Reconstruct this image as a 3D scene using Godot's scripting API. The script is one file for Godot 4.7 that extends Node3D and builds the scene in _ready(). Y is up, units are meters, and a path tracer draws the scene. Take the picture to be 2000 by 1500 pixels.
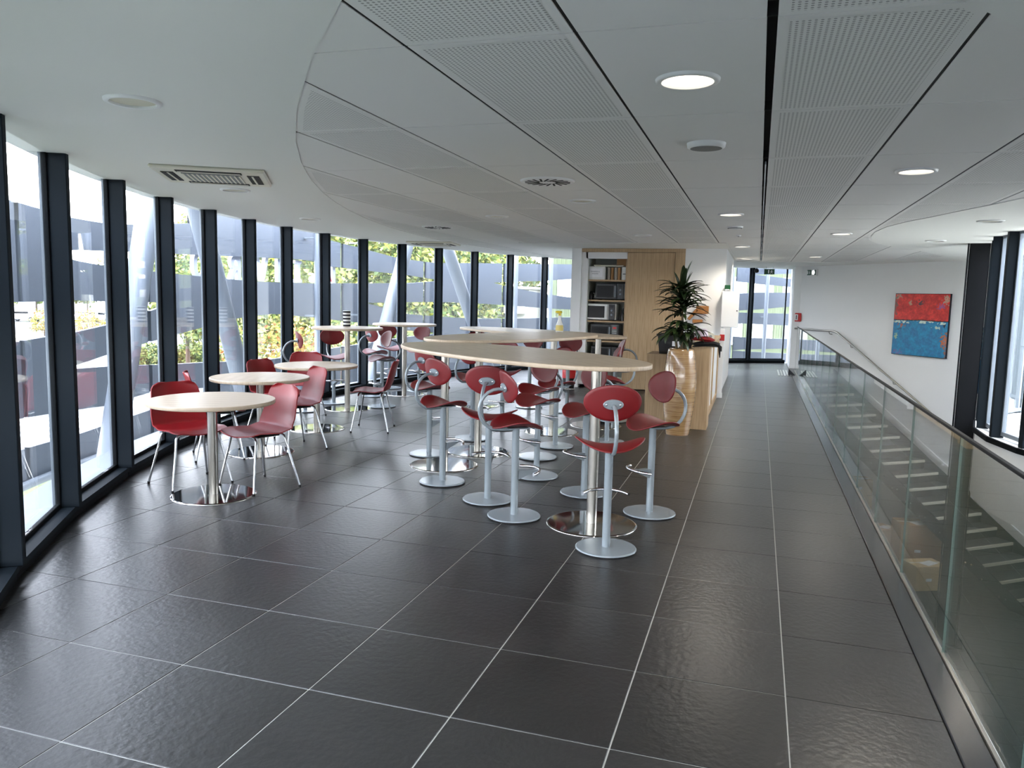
extends Node3D

# ---- the place: a ring-shaped upper floor round a small courtyard; x right, -z away from the photographer ----
const RC := Vector2(6.17, -10.27)      # centre of the ring (x, z)
const R_IN := 12.17                    # inner face of the facade fins
const R_SILL := 12.2
const R_GLASS := 12.4
const R_SCREEN := 13.6
const HC := 2.4125                     # ceiling panels
const LOW := -3.18                     # lower floor
const GROUND := -3.45                  # street outside

const ORD := ["first", "second", "third", "fourth", "fifth", "sixth", "seventh", "eighth", "ninth", "tenth", "eleventh", "twelfth", "thirteenth", "fourteenth", "fifteenth", "sixteenth", "seventeenth", "eighteenth", "nineteenth", "twentieth"]

var M := {}                            # materials
var counts := {}
var rng := RandomNumberGenerator.new()

class B:
	# collects faces; every face is turned so that it looks towards a given outward direction
	var st := SurfaceTool.new()
	var sg := 1
	var uvs := false
	func _init(): st.begin(Mesh.PRIMITIVE_TRIANGLES)
	func flat() -> B: sg = -1; return self
	func smooth() -> B: sg = randi_range(2, 1 << 28); return self
	func tri(a: Vector3, b: Vector3, c: Vector3, out: Vector3, ua := Vector2.ZERO, ub := Vector2.ZERO, uc := Vector2.ZERO):
		if (b - a).cross(c - a).dot(out) > 0.0:
			var t := b; b = c; c = t
			var u := ub; ub = uc; uc = u
		var g := sg if sg >= 0 else 0xFFFFFFFF
		for k in 3:
			st.set_smooth_group(g)
			if uvs: st.set_uv([ua, ub, uc][k])
			st.add_vertex([a, b, c][k])
	func quad(a: Vector3, b: Vector3, c: Vector3, d: Vector3, out: Vector3, ua := Vector2.ZERO, ub := Vector2.ZERO, uc := Vector2.ZERO, ud := Vector2.ZERO):
		tri(a, b, c, out, ua, ub, uc)
		tri(a, c, d, out, ua, uc, ud)
	func mesh() -> ArrayMesh:
		st.generate_normals()
		return st.commit()
	func box(c: Vector3, s: Vector3, bev := 0.0, turn := Basis()) -> B:
		var old := sg
		sg = -1
		var h := s * 0.5
		bev = minf(bev, minf(h.x, minf(h.y, h.z)) * 0.9)
		var at := func(axis: int, sx: float, sy: float, sz: float) -> Vector3:
			var v := Vector3(sx * (h.x - (0.0 if axis == 0 else bev)), sy * (h.y - (0.0 if axis == 1 else bev)), sz * (h.z - (0.0 if axis == 2 else bev)))
			return c + turn * v
		for s1 in [-1.0, 1.0]:
			quad(at.call(0, s1, -1, -1), at.call(0, s1, 1, -1), at.call(0, s1, 1, 1), at.call(0, s1, -1, 1), turn * Vector3(s1, 0, 0))
			quad(at.call(1, -1, s1, -1), at.call(1, 1, s1, -1), at.call(1, 1, s1, 1), at.call(1, -1, s1, 1), turn * Vector3(0, s1, 0))
			quad(at.call(2, -1, -1, s1), at.call(2, 1, -1, s1), at.call(2, 1, 1, s1), at.call(2, -1, 1, s1), turn * Vector3(0, 0, s1))
		if bev > 0.0:
			for s1 in [-1.0, 1.0]:
				for s2 in [-1.0, 1.0]:
					quad(at.call(0, s1, s2, -1), at.call(0, s1, s2, 1), at.call(1, s1, s2, 1), at.call(1, s1, s2, -1), turn * Vector3(s1, s2, 0))
					quad(at.call(0, s1, -1, s2), at.call(0, s1, 1, s2), at.call(2, s1, 1, s2), at.call(2, s1, -1, s2), turn * Vector3(s1, 0, s2))
					quad(at.call(1, -1, s1, s2), at.call(1, 1, s1, s2), at.call(2, 1, s1, s2), at.call(2, -1, s1, s2), turn * Vector3(0, s1, s2))
					for s3 in [-1.0, 1.0]:
						tri(at.call(0, s1, s2, s3), at.call(1, s1, s2, s3), at.call(2, s1, s2, s3), turn * Vector3(s1, s2, s3))
		sg = old
		return self
	func prism(poly: PackedVector2Array, y0: float, y1: float, sides := true) -> B:
		# a polygon in x, z drawn out from y0 to y1
		var idx := Geometry2D.triangulate_polygon(poly)
		for i in range(0, idx.size(), 3):
			var a := poly[idx[i]]; var b := poly[idx[i + 1]]; var c := poly[idx[i + 2]]
			tri(Vector3(a.x, y1, a.y), Vector3(b.x, y1, b.y), Vector3(c.x, y1, c.y), Vector3.UP, a, b, c)
			tri(Vector3(a.x, y0, a.y), Vector3(b.x, y0, b.y), Vector3(c.x, y0, c.y), Vector3.DOWN, a, b, c)
		if sides:
			var turn := -1.0 if Geometry2D.is_polygon_clockwise(poly) else 1.0
			for i in poly.size():
				var a := poly[i]; var b := poly[(i + 1) % poly.size()]
				var d := b - a
				quad(Vector3(a.x, y0, a.y), Vector3(b.x, y0, b.y), Vector3(b.x, y1, b.y), Vector3(a.x, y1, a.y), Vector3(d.y, 0, -d.x) * turn, a, b, b, a)
		return self
	func tube(path: Array, r: Array, sides := 12, cap := true, squash := Vector2.ONE, up := Vector3.ZERO) -> B:
		var rings := []
		var last := Vector3.UP if up == Vector3.ZERO else up
		smooth()
		for i in path.size():
			var p: Vector3 = path[i]
			var d: Vector3 = (path[mini(i + 1, path.size() - 1)] - path[maxi(i - 1, 0)]).normalized()
			if i == 0 and absf(last.dot(d)) > 0.95: last = Vector3.RIGHT
			var s := (last - d * last.dot(d)).normalized()
			last = s
			var t := d.cross(s)
			var ring := []
			var rr: float = r[mini(i, r.size() - 1)]
			for k in sides:
				var a := TAU * k / sides
				ring.append(p + (s * cos(a) * squash.x + t * sin(a) * squash.y) * rr)
			rings.append(ring)
		for i in rings.size() - 1:
			for k in sides:
				var k2 := (k + 1) % sides
				var mid: Vector3 = (rings[i][k] + rings[i][k2] + rings[i + 1][k] + rings[i + 1][k2]) * 0.25
				quad(rings[i][k], rings[i][k2], rings[i + 1][k2], rings[i + 1][k], mid - (path[i] + path[i + 1]) * 0.5)
		if cap:
			flat()
			for e in [0, rings.size() - 1]:
				var out: Vector3 = path[0] - path[1] if e == 0 else path[-1] - path[-2]
				for k in sides:
					tri(path[e], rings[e][k], rings[e][(k + 1) % sides], out)
		return self
	func lathe(parts: Array, sides := 32, centre := Vector3.ZERO, sx := 1.0, sz := 1.0) -> B:
		# parts: arrays of Vector2(radius, height); smooth inside a part, sharp between parts
		for prof in parts:
			smooth()
			for i in prof.size() - 1:
				var p: Vector2 = prof[i]; var q: Vector2 = prof[i + 1]
				var n := Vector2(q.y - p.y, p.x - q.x)
				for k in sides:
					var a0 := TAU * k / sides; var a1 := TAU * (k + 1) / sides
					var c0 := Vector3(cos(a0) * sx, 0, sin(a0) * sz); var c1 := Vector3(cos(a1) * sx, 0, sin(a1) * sz)
					var out := ((c0 + c1) * 0.5).normalized() * n.x + Vector3(0, n.y, 0)
					var y := Vector3.UP
					if p.x < 1e-6: tri(centre + y * p.y, centre + c0 * q.x + y * q.y, centre + c1 * q.x + y * q.y, out)
					elif q.x < 1e-6: tri(centre + c0 * p.x + y * p.y, centre + c1 * p.x + y * p.y, centre + y * q.y, out)
					else: quad(centre + c0 * p.x + y * p.y, centre + c1 * p.x + y * p.y, centre + c1 * q.x + y * q.y, centre + c0 * q.x + y * q.y, out)
		return self
	func shell(f: Callable, nu: int, nv: int, thick: float, out: Vector3) -> B:
		# f(u, v) -> point; a sheet of that thickness, its first side looking towards out
		var p := []
		for i in nu + 1:
			var row := []
			for j in nv + 1: row.append(f.call(float(i) / nu, float(j) / nv))
			p.append(row)
		var q := []
		for i in nu + 1:
			var row := []
			for j in nv + 1:
				var du: Vector3 = p[mini(i + 1, nu)][j] - p[maxi(i - 1, 0)][j]
				var dv: Vector3 = p[i][mini(j + 1, nv)] - p[i][maxi(j - 1, 0)]
				var n := du.cross(dv)
				n = n.normalized() if n.length() > 1e-9 else Vector3.UP
				row.append(n)
			q.append(row)
		var mid: Vector3 = q[nu / 2][nv / 2]
		var sgn := 1.0 if mid.dot(out) > 0 else -1.0
		smooth()
		for i in nu:
			for j in nv:
				quad(p[i][j], p[i + 1][j], p[i + 1][j + 1], p[i][j + 1], q[i][j] * sgn)
		smooth()
		for i in nu:
			for j in nv:
				var t := -thick * sgn
				quad(p[i][j] + q[i][j] * t, p[i + 1][j] + q[i + 1][j] * t, p[i + 1][j + 1] + q[i + 1][j + 1] * t, p[i][j + 1] + q[i][j + 1] * t, q[i][j] * -sgn)
		smooth()
		var rim := []
		for i in nu: rim.append([i, 0])
		for j in nv: rim.append([nu, j])
		for i in nu: rim.append([nu - i, nv])
		for j in nv: rim.append([0, nv - j])
		var c: Vector3 = p[nu / 2][nv / 2]
		for k in rim.size():
			var a: Array = rim[k]; var b: Array = rim[(k + 1) % rim.size()]
			var pa: Vector3 = p[a[0]][a[1]]; var pb: Vector3 = p[b[0]][b[1]]
			var t := -thick * sgn
			quad(pa, pb, pb + q[b[0]][b[1]] * t, pa + q[a[0]][a[1]] * t, (pa + pb) * 0.5 - c)
		return self

func numbered(called: String) -> String:
	var n: int = counts.get(called, 0)
	counts[called] = n + 1
	return called if n == 0 else "%s_%03d" % [called, n]

func obj(called: String, mesh: Mesh, mat: Material, parent: Node = self) -> MeshInstance3D:
	var o := MeshInstance3D.new()
	o.name = numbered(called) if parent == self else StringName(called)
	o.mesh = mesh
	o.material_override = mat
	parent.add_child(o, true)
	return o

func part(called: String, b: B, mat: Material, parent: Node = self) -> MeshInstance3D:
	return obj(called, b.mesh(), mat, parent)

func tag(o: Node, label: String, category: String, group := "") -> Node:
	o.set_meta("label", label)
	o.set_meta("category", category)
	if group: o.set_meta("group", group)
	return o

func thing(called: String, label: String, category: String, at := Vector3.ZERO, turn := 0.0, group := "") -> Node3D:
	var o := Node3D.new()
	o.name = numbered(called)
	add_child(o)
	o.position = at
	o.rotation.y = turn
	tag(o, label, category, group)
	return o

func struct(called: String, label := "", at := Vector3.ZERO, turn := 0.0) -> Node3D:
	var o := Node3D.new()
	o.name = numbered(called)
	add_child(o)
	o.position = at
	o.rotation.y = turn
	o.set_meta("kind", "structure")
	if label: o.set_meta("label", label)
	return o

func dup(root: Node3D, called: String, label: String, at: Vector3, turn: float) -> Node3D:
	var r: Node3D = root.duplicate()
	r.name = numbered(called)
	add_child(r)
	r.position = at
	r.rotation.y = turn
	r.set_meta("label", label)
	return r

func pol(deg: float, r: float, y := 0.0) -> Vector3:
	# a point of the ring: angle from +x, counter-clockwise seen from above
	var a := deg_to_rad(deg)
	return Vector3(RC.x + r * cos(a), y, RC.y - r * sin(a))

func pol2(deg: float, r: float) -> Vector2:
	var p := pol(deg, r)
	return Vector2(p.x, p.z)

func arc2(a0: float, a1: float, r: float, step := 2.5) -> PackedVector2Array:
	var out := PackedVector2Array()
	var n := maxi(1, ceili(absf(a1 - a0) / step))
	for i in n + 1: out.append(pol2(lerpf(a0, a1, float(i) / n), r))
	return out

func mat(called: String, c: Color, rough := 0.5, metal := 0.0) -> StandardMaterial3D:
	var m := StandardMaterial3D.new()
	m.resource_name = called
	m.albedo_color = c
	m.roughness = rough
	m.metallic = metal
	M[called] = m
	return m

func glass(called: String, c: Color, alpha: float, rough := 0.0) -> StandardMaterial3D:
	var m := mat(called, Color(c.r, c.g, c.b, alpha), rough)
	m.transparency = BaseMaterial3D.TRANSPARENCY_ALPHA
	return m

func noise_tex(freq: float, size: int, ramp: Array, seed_: int, octaves := 4) -> NoiseTexture2D:
	var n := FastNoiseLite.new()
	n.seed = seed_
	n.frequency = freq
	n.fractal_octaves = octaves
	var t := NoiseTexture2D.new()
	t.width = size
	t.height = size
	t.seamless = true
	t.noise = n
	if ramp.size():
		var g := Gradient.new()
		g.offsets = PackedFloat32Array(range(ramp.size()).map(func(i): return float(i) / (ramp.size() - 1)))
		g.colors = PackedColorArray(ramp)
		t.color_ramp = g
	return t

func grain(called: String, ramp: Array, scale: Vector3, rough: float, seed_: int, world := false) -> StandardMaterial3D:
	# streaked stuff: noise stretched along one axis
	var m := mat(called, Color.WHITE, rough)
	m.albedo_texture = noise_tex(0.02, 256, ramp, seed_)
	m.uv1_triplanar = true
	m.uv1_world_triplanar = world
	m.uv1_scale = scale
	return m

func _ready():
	rng.seed = 7
	seed(7)
	# camera
	var cam := Camera3D.new()
	cam.name = "camera"
	add_child(cam)
	cam.transform = Transform3D(Basis(Vector3(0.95335526, 0.02339129, -0.30094285), Vector3(-0.05609183, 0.9933564, -0.10048272), Vector3(0.29659309, 0.11267616, 0.9483336)).orthonormalized(), Vector3(0, 1.5677, 0))
	cam.fov = rad_to_deg(2.0 * atan(750.0 / 1520.0))
	cam.near = 0.03
	cam.far = 600.0
	cam.current = true
	# sky and exposure
	var sky_mat := ProceduralSkyMaterial.new()
	sky_mat.sky_top_color = Color(0.86, 0.9, 0.97)
	sky_mat.sky_horizon_color = Color(0.98, 0.99, 1.0)
	sky_mat.ground_bottom_color = Color(0.45, 0.45, 0.44)
	sky_mat.ground_horizon_color = Color(0.6, 0.6, 0.6)
	var sky := Sky.new()
	sky.sky_material = sky_mat
	var env := Environment.new()
	env.background_mode = Environment.BG_SKY
	env.sky = sky
	env.background_energy_multiplier = 5.0
	env.tonemap_mode = Environment.TONE_MAPPER_LINEAR
	env.tonemap_exposure = 5.0
	env.sdfgi_enabled = true
	env.ssao_enabled = true
	env.ssil_enabled = true
	var we := WorldEnvironment.new()
	we.name = "world_environment"
	we.environment = env
	add_child(we)
	# a weak, very soft sun behind the clouds
	var sun := DirectionalLight3D.new()
	sun.name = "sun"
	add_child(sun)
	sun.rotation = Vector3(deg_to_rad(-50), deg_to_rad(150), 0)
	sun.light_energy = 0.25
	sun.light_color = Color(1, 0.97, 0.92)
	sun.light_angular_distance = 12.0
	sun.shadow_enabled = true
	materials()
	build_floor()
	build_ceiling()
	build_facade()
	build_courtyard()
	build_walls()
	build_stairwell()
	build_screen()
	build_street()
	build_kitchen()
	build_counter()
	build_tables()
	build_stools()
	build_chairs()
	build_lamps()
	build_small_things()

func materials():
	# floor tiles: three near tones of anthracite, slightly riven
	var riven := noise_tex(0.05, 512, [], 11, 5)
	riven.as_normal_map = true
	riven.bump_strength = 2.0
	for i in 3:
		var c := 0.014 + 0.003 * i
		var t := mat("tile%d" % i, Color.WHITE, 0.33)
		t.albedo_texture = noise_tex(0.008, 256, [Color(c * 0.8, c * 0.8, c * 0.8).linear_to_srgb(), Color(c * 1.2, c * 1.2, c * 1.18).linear_to_srgb()], 20 + i)
		t.uv1_triplanar = true
		t.uv1_world_triplanar = true
		t.uv1_scale = Vector3(0.9, 0.9, 0.9)
		t.normal_enabled = true
		t.normal_texture = riven
		t.normal_scale = 0.25
		t.metallic_specular = 0.55
	mat("sign_white", Color(0.6, 0.62, 0.68), 0.5)
	var on := mat("lamp_on", Color(1, 0.98, 0.95), 0.6)
	on.emission_enabled = true
	on.emission = Color(1, 0.95, 0.87)
	on.emission_energy_multiplier = 0.5
	mat("chrome_grey", Color(0.78, 0.79, 0.8), 0.22, 0.9)
	mat("cup", Color(0.72, 0.7, 0.66), 0.35)
	mat("mauve", Color(0.72, 0.66, 0.7), 0.6)
	mat("cream_satin", Color(0.82, 0.8, 0.73), 0.4)
	mat("yellow_label", Color(0.78, 0.7, 0.38), 0.5)
	var small := mat("lamp_small", Color(1, 1, 1), 0.6)
	small.emission_enabled = true
	small.emission = Color(1, 1, 1)
	small.emission_energy_multiplier = 0.3
	mat("grout", Color(0.7, 0.7, 0.68), 0.8)
	mat("kerb", Color(0.16, 0.165, 0.17), 0.22)
	mat("ceiling", Color(0.86, 0.86, 0.84), 0.9)
	mat("panel", Color(0.86, 0.855, 0.84), 0.9)
	mat("dark", Color(0.03, 0.03, 0.032), 0.8)
	mat("profile", Color(0.75, 0.76, 0.77), 0.35, 0.8)
	mat("white_wall", Color(0.88, 0.88, 0.87), 0.85)
	mat("white_satin", Color(0.87, 0.87, 0.86), 0.4)
	mat("pale_wall", Color(0.7, 0.71, 0.67), 0.7)
	mat("charcoal", Color(0.1, 0.125, 0.145), 0.6).metallic_specular = 0.2
	mat("charcoal_edge", Color(0.06, 0.07, 0.08), 0.6).metallic_specular = 0.2
	mat("black_steel", Color(0.05, 0.055, 0.065), 0.5).metallic_specular = 0.3
	mat("alu", Color(0.47, 0.5, 0.53), 0.5, 0.3)
	mat("screen_grey", Color(0.27, 0.3, 0.345), 0.6)
	mat("grey_wall", Color(0.5, 0.53, 0.55), 0.8)
	mat("strut_grey", Color(0.46, 0.49, 0.53), 0.45, 0.1)
	glass("window_glass", Color(0.8, 0.86, 0.88), 0.04)
	glass("rail_glass", Color(0.22, 0.31, 0.26), 0.13)
	mat("rail_edge", Color(0.3, 0.38, 0.35), 0.15)
	mat("steel", Color(0.66, 0.645, 0.61), 0.28, 1.0)
	mat("polished", Color(0.72, 0.71, 0.69), 0.07, 1.0)
	mat("chrome", Color(0.86, 0.86, 0.87), 0.12, 1.0)
	mat("grey_paint", Color(0.53, 0.565, 0.585), 0.25, 0.2)
	mat("rubber", Color(0.02, 0.02, 0.022), 0.7)
	var red := mat("red", Color(0.42, 0.022, 0.05), 0.45)
	red.clearcoat_enabled = true
	red.clearcoat = 0.05
	red.clearcoat_roughness = 0.35
	mat("red_chair", Color(0.5, 0.03, 0.065), 0.42)
	grain("beige_oak", [Color(0.66, 0.585, 0.49), Color(0.735, 0.665, 0.57), Color(0.78, 0.715, 0.625)], Vector3(0.7, 1.0, 9.0), 0.38, 31)
	grain("oak_edge", [Color(0.7, 0.63, 0.53), Color(0.76, 0.7, 0.61)], Vector3(1, 1, 1), 0.45, 32)
	grain("wood_panel", [Color(0.6, 0.495, 0.355), Color(0.67, 0.565, 0.425), Color(0.715, 0.615, 0.475)], Vector3(7.0, 0.35, 7.0), 0.5, 33)
	grain("vase_wood", [Color(0.4, 0.28, 0.16), Color(0.6, 0.47, 0.31), Color(0.66, 0.54, 0.38), Color(0.5, 0.37, 0.22), Color(0.65, 0.53, 0.37)], Vector3(0.4, 9.0, 0.4), 0.22, 34)
	M["vase_wood"].clearcoat_enabled = true
	M["vase_wood"].clearcoat = 0.8
	M["vase_wood"].clearcoat_roughness = 0.08
	mat("black_plastic", Color(0.025, 0.025, 0.027), 0.3)
	mat("dark_glass", Color(0.015, 0.016, 0.018), 0.2).metallic_specular = 0.3
	mat("white_plastic", Color(0.85, 0.85, 0.83), 0.35)
	mat("grey_plastic", Color(0.45, 0.46, 0.46), 0.5)
	mat("cream", Color(0.8, 0.78, 0.7), 0.5)
	mat("yellow", Color(0.87, 0.76, 0.03), 0.35)
	mat("cardboard", Color(0.66, 0.5, 0.33), 0.8)
	mat("cardboard_pale", Color(0.78, 0.66, 0.46), 0.8)
	mat("paper", Color(0.9, 0.9, 0.9), 0.8)
	mat("navy", Color(0.025, 0.03, 0.075), 0.8)
	mat("cloth_red", Color(0.5, 0.03, 0.05), 0.9)
	mat("cloth_black", Color(0.015, 0.015, 0.02), 0.95)
	mat("sign_green", Color(0.03, 0.25, 0.13), 0.4)
	mat("alarm_red", Color(0.72, 0.05, 0.06), 0.35)
	mat("box_wood", Color(0.6, 0.4, 0.2), 0.6)
	mat("stalk", Color(0.33, 0.27, 0.17), 0.8)
	for i in 3:
		var l := mat("leaf%d" % i, [Color(0.05, 0.11, 0.04), Color(0.08, 0.15, 0.055), Color(0.15, 0.22, 0.09)][i], 0.42)
		l.backlight_enabled = true
		l.backlight = Color(0.04, 0.07, 0.015)
	# a white panel of small round holes, one pixel a millimetre; uv counts metres
	var im := Image.create(36, 36, false, Image.FORMAT_RGB8)
	for y in 36:
		for x in 36:
			var d := Vector2(x - 17.5, y - 17.5).length()
			var k := clampf(10.5 - d, 0.0, 1.0)
			im.set_pixel(x, y, Color(0.86, 0.855, 0.84).lerp(Color(0.6, 0.6, 0.585), k))
	var perf := mat("perforated", Color.WHITE, 0.9)
	perf.albedo_texture = ImageTexture.create_from_image(im)
	perf.uv1_scale = Vector3(1.0 / 0.018, 1.0 / 0.018, 1.0)
	# outside
	grain("asphalt", [Color(0.27, 0.27, 0.275), Color(0.33, 0.33, 0.33)], Vector3(0.3, 0.3, 0.3), 0.9, 41, true)
	grain("lawn", [Color(0.2, 0.27, 0.08), Color(0.28, 0.34, 0.12)], Vector3(0.6, 0.6, 0.6), 0.9, 42, true)
	mat("road_white", Color(0.6, 0.6, 0.59), 0.8)
	grain("gabion", [Color(0.45, 0.43, 0.38), Color(0.75, 0.72, 0.64), Color(0.9, 0.88, 0.8)], Vector3(3, 3, 3), 0.9, 43, true)
	mat("gravel", Color(0.5, 0.49, 0.47), 0.9)
	mat("cladding", Color(0.31, 0.345, 0.24), 0.7)
	mat("cladding_white", Color(0.5, 0.5, 0.47), 0.6)
	mat("brick", Color(0.62, 0.45, 0.38), 0.8)
	mat("car_silver", Color(0.6, 0.64, 0.68), 0.25, 0.5)
	mat("car_white", Color(0.85, 0.85, 0.85), 0.25)
	mat("pebble", Color(0.8, 0.79, 0.74), 0.9)
	var tones := [Color(0.3, 0.4, 0.12), Color(0.42, 0.48, 0.16), Color(0.52, 0.53, 0.2), Color(0.5, 0.36, 0.18), Color(0.2, 0.3, 0.11)]
	for i in 5:
		var l := mat("foliage%d" % i, tones[i], 0.7)
		l.backlight_enabled = true
		l.backlight = tones[i] * 0.7
	mat("bark", Color(0.3, 0.25, 0.2), 0.9)

# ---------------------------------------------------------------- floor and ceiling
func build_floor():
	var region := arc2(116.2, 243.8, 12.27)
	var fl := struct("floor", "dark anthracite floor of large square tiles with pale grout lines")
	part("grout_bed", B.new().flat().prism(region, -0.32, 0.0015), M.grout, fl)
	var eye := Vector3(0, 1.5677, 0)
	var cam: Camera3D = get_node("camera")
	var inv := cam.transform.affine_inverse()
	var near := []
	var rest := []
	for c in range(-12, 2):
		for r in range(-7, 32):
			var x0 := -0.411 + 0.6 * c; var z0 := -3.153 - 0.6 * r
			var mid := Vector3(x0 + 0.3, 0, z0 - 0.3)
			var q := inv * mid
			var seen := q.z < -1.0 and absf(q.x / q.z) < 0.78 and absf(q.y / q.z) < 0.62
			(near if seen else rest).append([mid, mid.distance_to(eye), c, r])
	near.sort_custom(func(a, b): return a[1] < b[1])
	var full := B.new().flat().box(Vector3(0, -0.003, 0), Vector3(0.595, 0.014, 0.595), 0.0016).mesh()
	var made := 0
	var far := B.new().flat()
	for t in near + rest:
		var m: Vector3 = t[0]
		var cell := PackedVector2Array([Vector2(m.x - 0.2975, m.z - 0.2975), Vector2(m.x + 0.2975, m.z - 0.2975), Vector2(m.x + 0.2975, m.z + 0.2975), Vector2(m.x - 0.2975, m.z + 0.2975)])
		var cut := Geometry2D.intersect_polygons(cell, region)
		if cut.is_empty(): continue
		var whole := cut.size() == 1 and absf(area(cut[0]) - area(cell)) < 1e-5
		var k: int = posmod(hash(Vector2i(t[2], t[3])), 3)
		if made < 298 and t[2] <= 1 and near.has(t):
			var o: MeshInstance3D
			if whole:
				o = obj("tile", full, M["tile%d" % k], fl)
				o.position = m
			else:
				o = part("tile", B.new().flat().prism(cut[0], -0.01, 0.004), M["tile%d" % k], fl)
			made += 1
		else:
			for p in cut: far.prism(p, -0.01, 0.004)
	far.prism(PackedVector2Array([Vector2(0.78, 0.74), Vector2(0.78, -1.4), Vector2(4.4, -1.4), Vector2(4.4, 1.88), Vector2(2.5, 1.44)]), -0.3, 0.004)
	far.prism(PackedVector2Array([Vector2(0.76, -19.95), Vector2(0.88, -19.76), Vector2(1.76, -18.66), Vector2(0.76, -17.9)]), -0.3, 0.004)
	part("tiles_beyond", far, M.tile1, fl).set_meta("kind", "stuff")
	var kerb := B.new()
	kerb.box(Vector3(0.812, -0.145, -9.7), Vector3(0.108, 0.31, 16.5), 0.004)
	tag(part("floor_kerb", kerb, M.kerb), "polished dark steel kerb running along the foot of the glass balustrade", "kerb")
	get_node("floor_kerb").set_meta("kind", "structure")

func area(p: PackedVector2Array) -> float:
	var a := 0.0
	for i in p.size(): a += p[i].cross(p[(i + 1) % p.size()])
	return absf(a) * 0.5

func build_ceiling():
	var ce := struct("ceiling", "white ceiling of square-edged panels, plain and perforated in turn, inside a smooth plaster border")
	var ring := arc2(96, 285, 12.42)
	var inner := arc2(285, 96, 3.3, 6)
	ring.append_array(inner)
	part("plenum", B.new().flat().prism(ring, HC + 0.06, HC + 0.45), M.dark, ce)
	# the field of panels
	var field := PackedVector2Array()
	for i in 25:
		var z := -1.25 - 16.25 * i / 24.0
		field.append(Vector2(10.3774 - sqrt(15.2063 * 15.2063 - (z + 11.9518) * (z + 11.9518)), z))
	for p in [[1.3, -17.5], [1.65, -17.2], [2.9, -15.6], [2.92, -14.86], [2.5, -13.9], [2.02, -12.94], [1.7, -12.4], [1.54, -11.99], [1.38, -11.4], [1.29, -10.74], [1.25, -10.1], [1.28, -9.48], [1.38, -8.9], [1.53, -8.42], [1.66, -7.9], [1.81, -7.39], [1.93, -6.9], [1.98, -6.2], [1.9, -5.2], [1.6, -4.3], [1.2, -3.55], [0.72, -2.82], [0.5, -2.53], [0.1, -2.0]]:
		field.append(Vector2(p[0], p[1]))
	var block := PackedVector2Array([Vector2(-3.7, -12.0), Vector2(-0.5, -12.0), Vector2(-0.5, -18.5), Vector2(-3.7, -18.5)])
	var fields := Geometry2D.clip_polygons(field, block)
	# plaster: what the field leaves of the ring, cut in two so that no hole remains
	var left := PackedVector2Array([Vector2(-9, 4), Vector2(-0.25, 4), Vector2(-0.25, -25), Vector2(-9, -25)])
	var right := PackedVector2Array([Vector2(-0.25, 4), Vector2(12, 4), Vector2(12, -25), Vector2(-0.25, -25)])
	for half in [left, right]:
		for piece in Geometry2D.intersect_polygons(ring, half):
			var rest := [piece]
			for f in fields:
				var next := []
				for q in rest: next.append_array(Geometry2D.clip_polygons(q, f))
				rest = next
			var b := B.new().flat()
			for q in rest:
				if not Geometry2D.is_polygon_clockwise(q): b.prism(q, HC - 0.006, HC + 0.1)
			part("plaster", b, M.ceiling, ce)
	for c in range(-10, 6):
		for r in range(-2, 13):
			var x0 := -0.011 + 0.6 * c + (0.018 if c == 0 else 0.007); var x1 := -0.011 + 0.6 * (c + 1) - (0.014 if c == -1 else 0.007)
			var z1 := -2.548 - 1.21 * r - 0.004; var z0 := -2.548 - 1.21 * (r + 1) + 0.004
			var cell := PackedVector2Array([Vector2(x0, z0), Vector2(x1, z0), Vector2(x1, z1), Vector2(x0, z1)])
			for f in fields:
				for p in Geometry2D.intersect_polygons(cell, f):
					if area(p) < 0.004: continue
					var b := B.new().flat()
					var holes := posmod(c, 2) == 0
					b.uvs = true
					b.prism(p, HC, HC + 0.035)
					if not holes:
						part("ceiling_panel", b, M.panel, ce)
						continue
					b = B.new().flat()
					b.prism(p, HC, HC + 0.035)
					var o := part("perforated_panel", b, M.panel, ce)
					for q in Geometry2D.offset_polygon(p, -0.035):
						var h := B.new().flat()
						h.uvs = true
						h.prism(q, HC - 0.0012, HC + 0.002, false)
						part("perforated_field", h, M.perforated, o)
	# the dark grid in the joints
	for f in fields:
		for c in range(-10, 7):
			var x := -0.011 + 0.6 * c
			if c == 0: continue
			var q := PackedVector2Array([Vector2(x - 0.006, -18), Vector2(x + 0.006, -18), Vector2(x + 0.006, 0), Vector2(x - 0.006, 0)])
			for p in Geometry2D.intersect_polygons(q, f): part("grid_bar", B.new().flat().prism(p, HC + 0.003, HC + 0.05), M.dark, ce)
		for r in range(-2, 14):
			var z := -2.548 - 1.21 * r
			var q := PackedVector2Array([Vector2(-8, z - 0.0035), Vector2(4, z - 0.0035), Vector2(4, z + 0.0035), Vector2(-8, z + 0.0035)])
			for p in Geometry2D.intersect_polygons(q, f): part("grid_bar", B.new().flat().prism(p, HC + 0.003, HC + 0.045), M.dark, ce)
	part("joint_profile", B.new().box(Vector3(-0.009, HC + 0.012, -11.4), Vector3(0.009, 0.02, 12.4), 0.002), M.profile, ce)

# ---------------------------------------------------------------- facade
func bay_poly(r0: float, r1: float, t: float) -> PackedVector2Array:
	# a trapezoid of one bay between two radii, x counted from the sill's inner edge
	return PackedVector2Array([Vector2(r0 - R_SILL, -r0 * t), Vector2(r1 - R_SILL, -r1 * t), Vector2(r1 - R_SILL, r1 * t), Vector2(r0 - R_SILL, r0 * t)])

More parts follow.
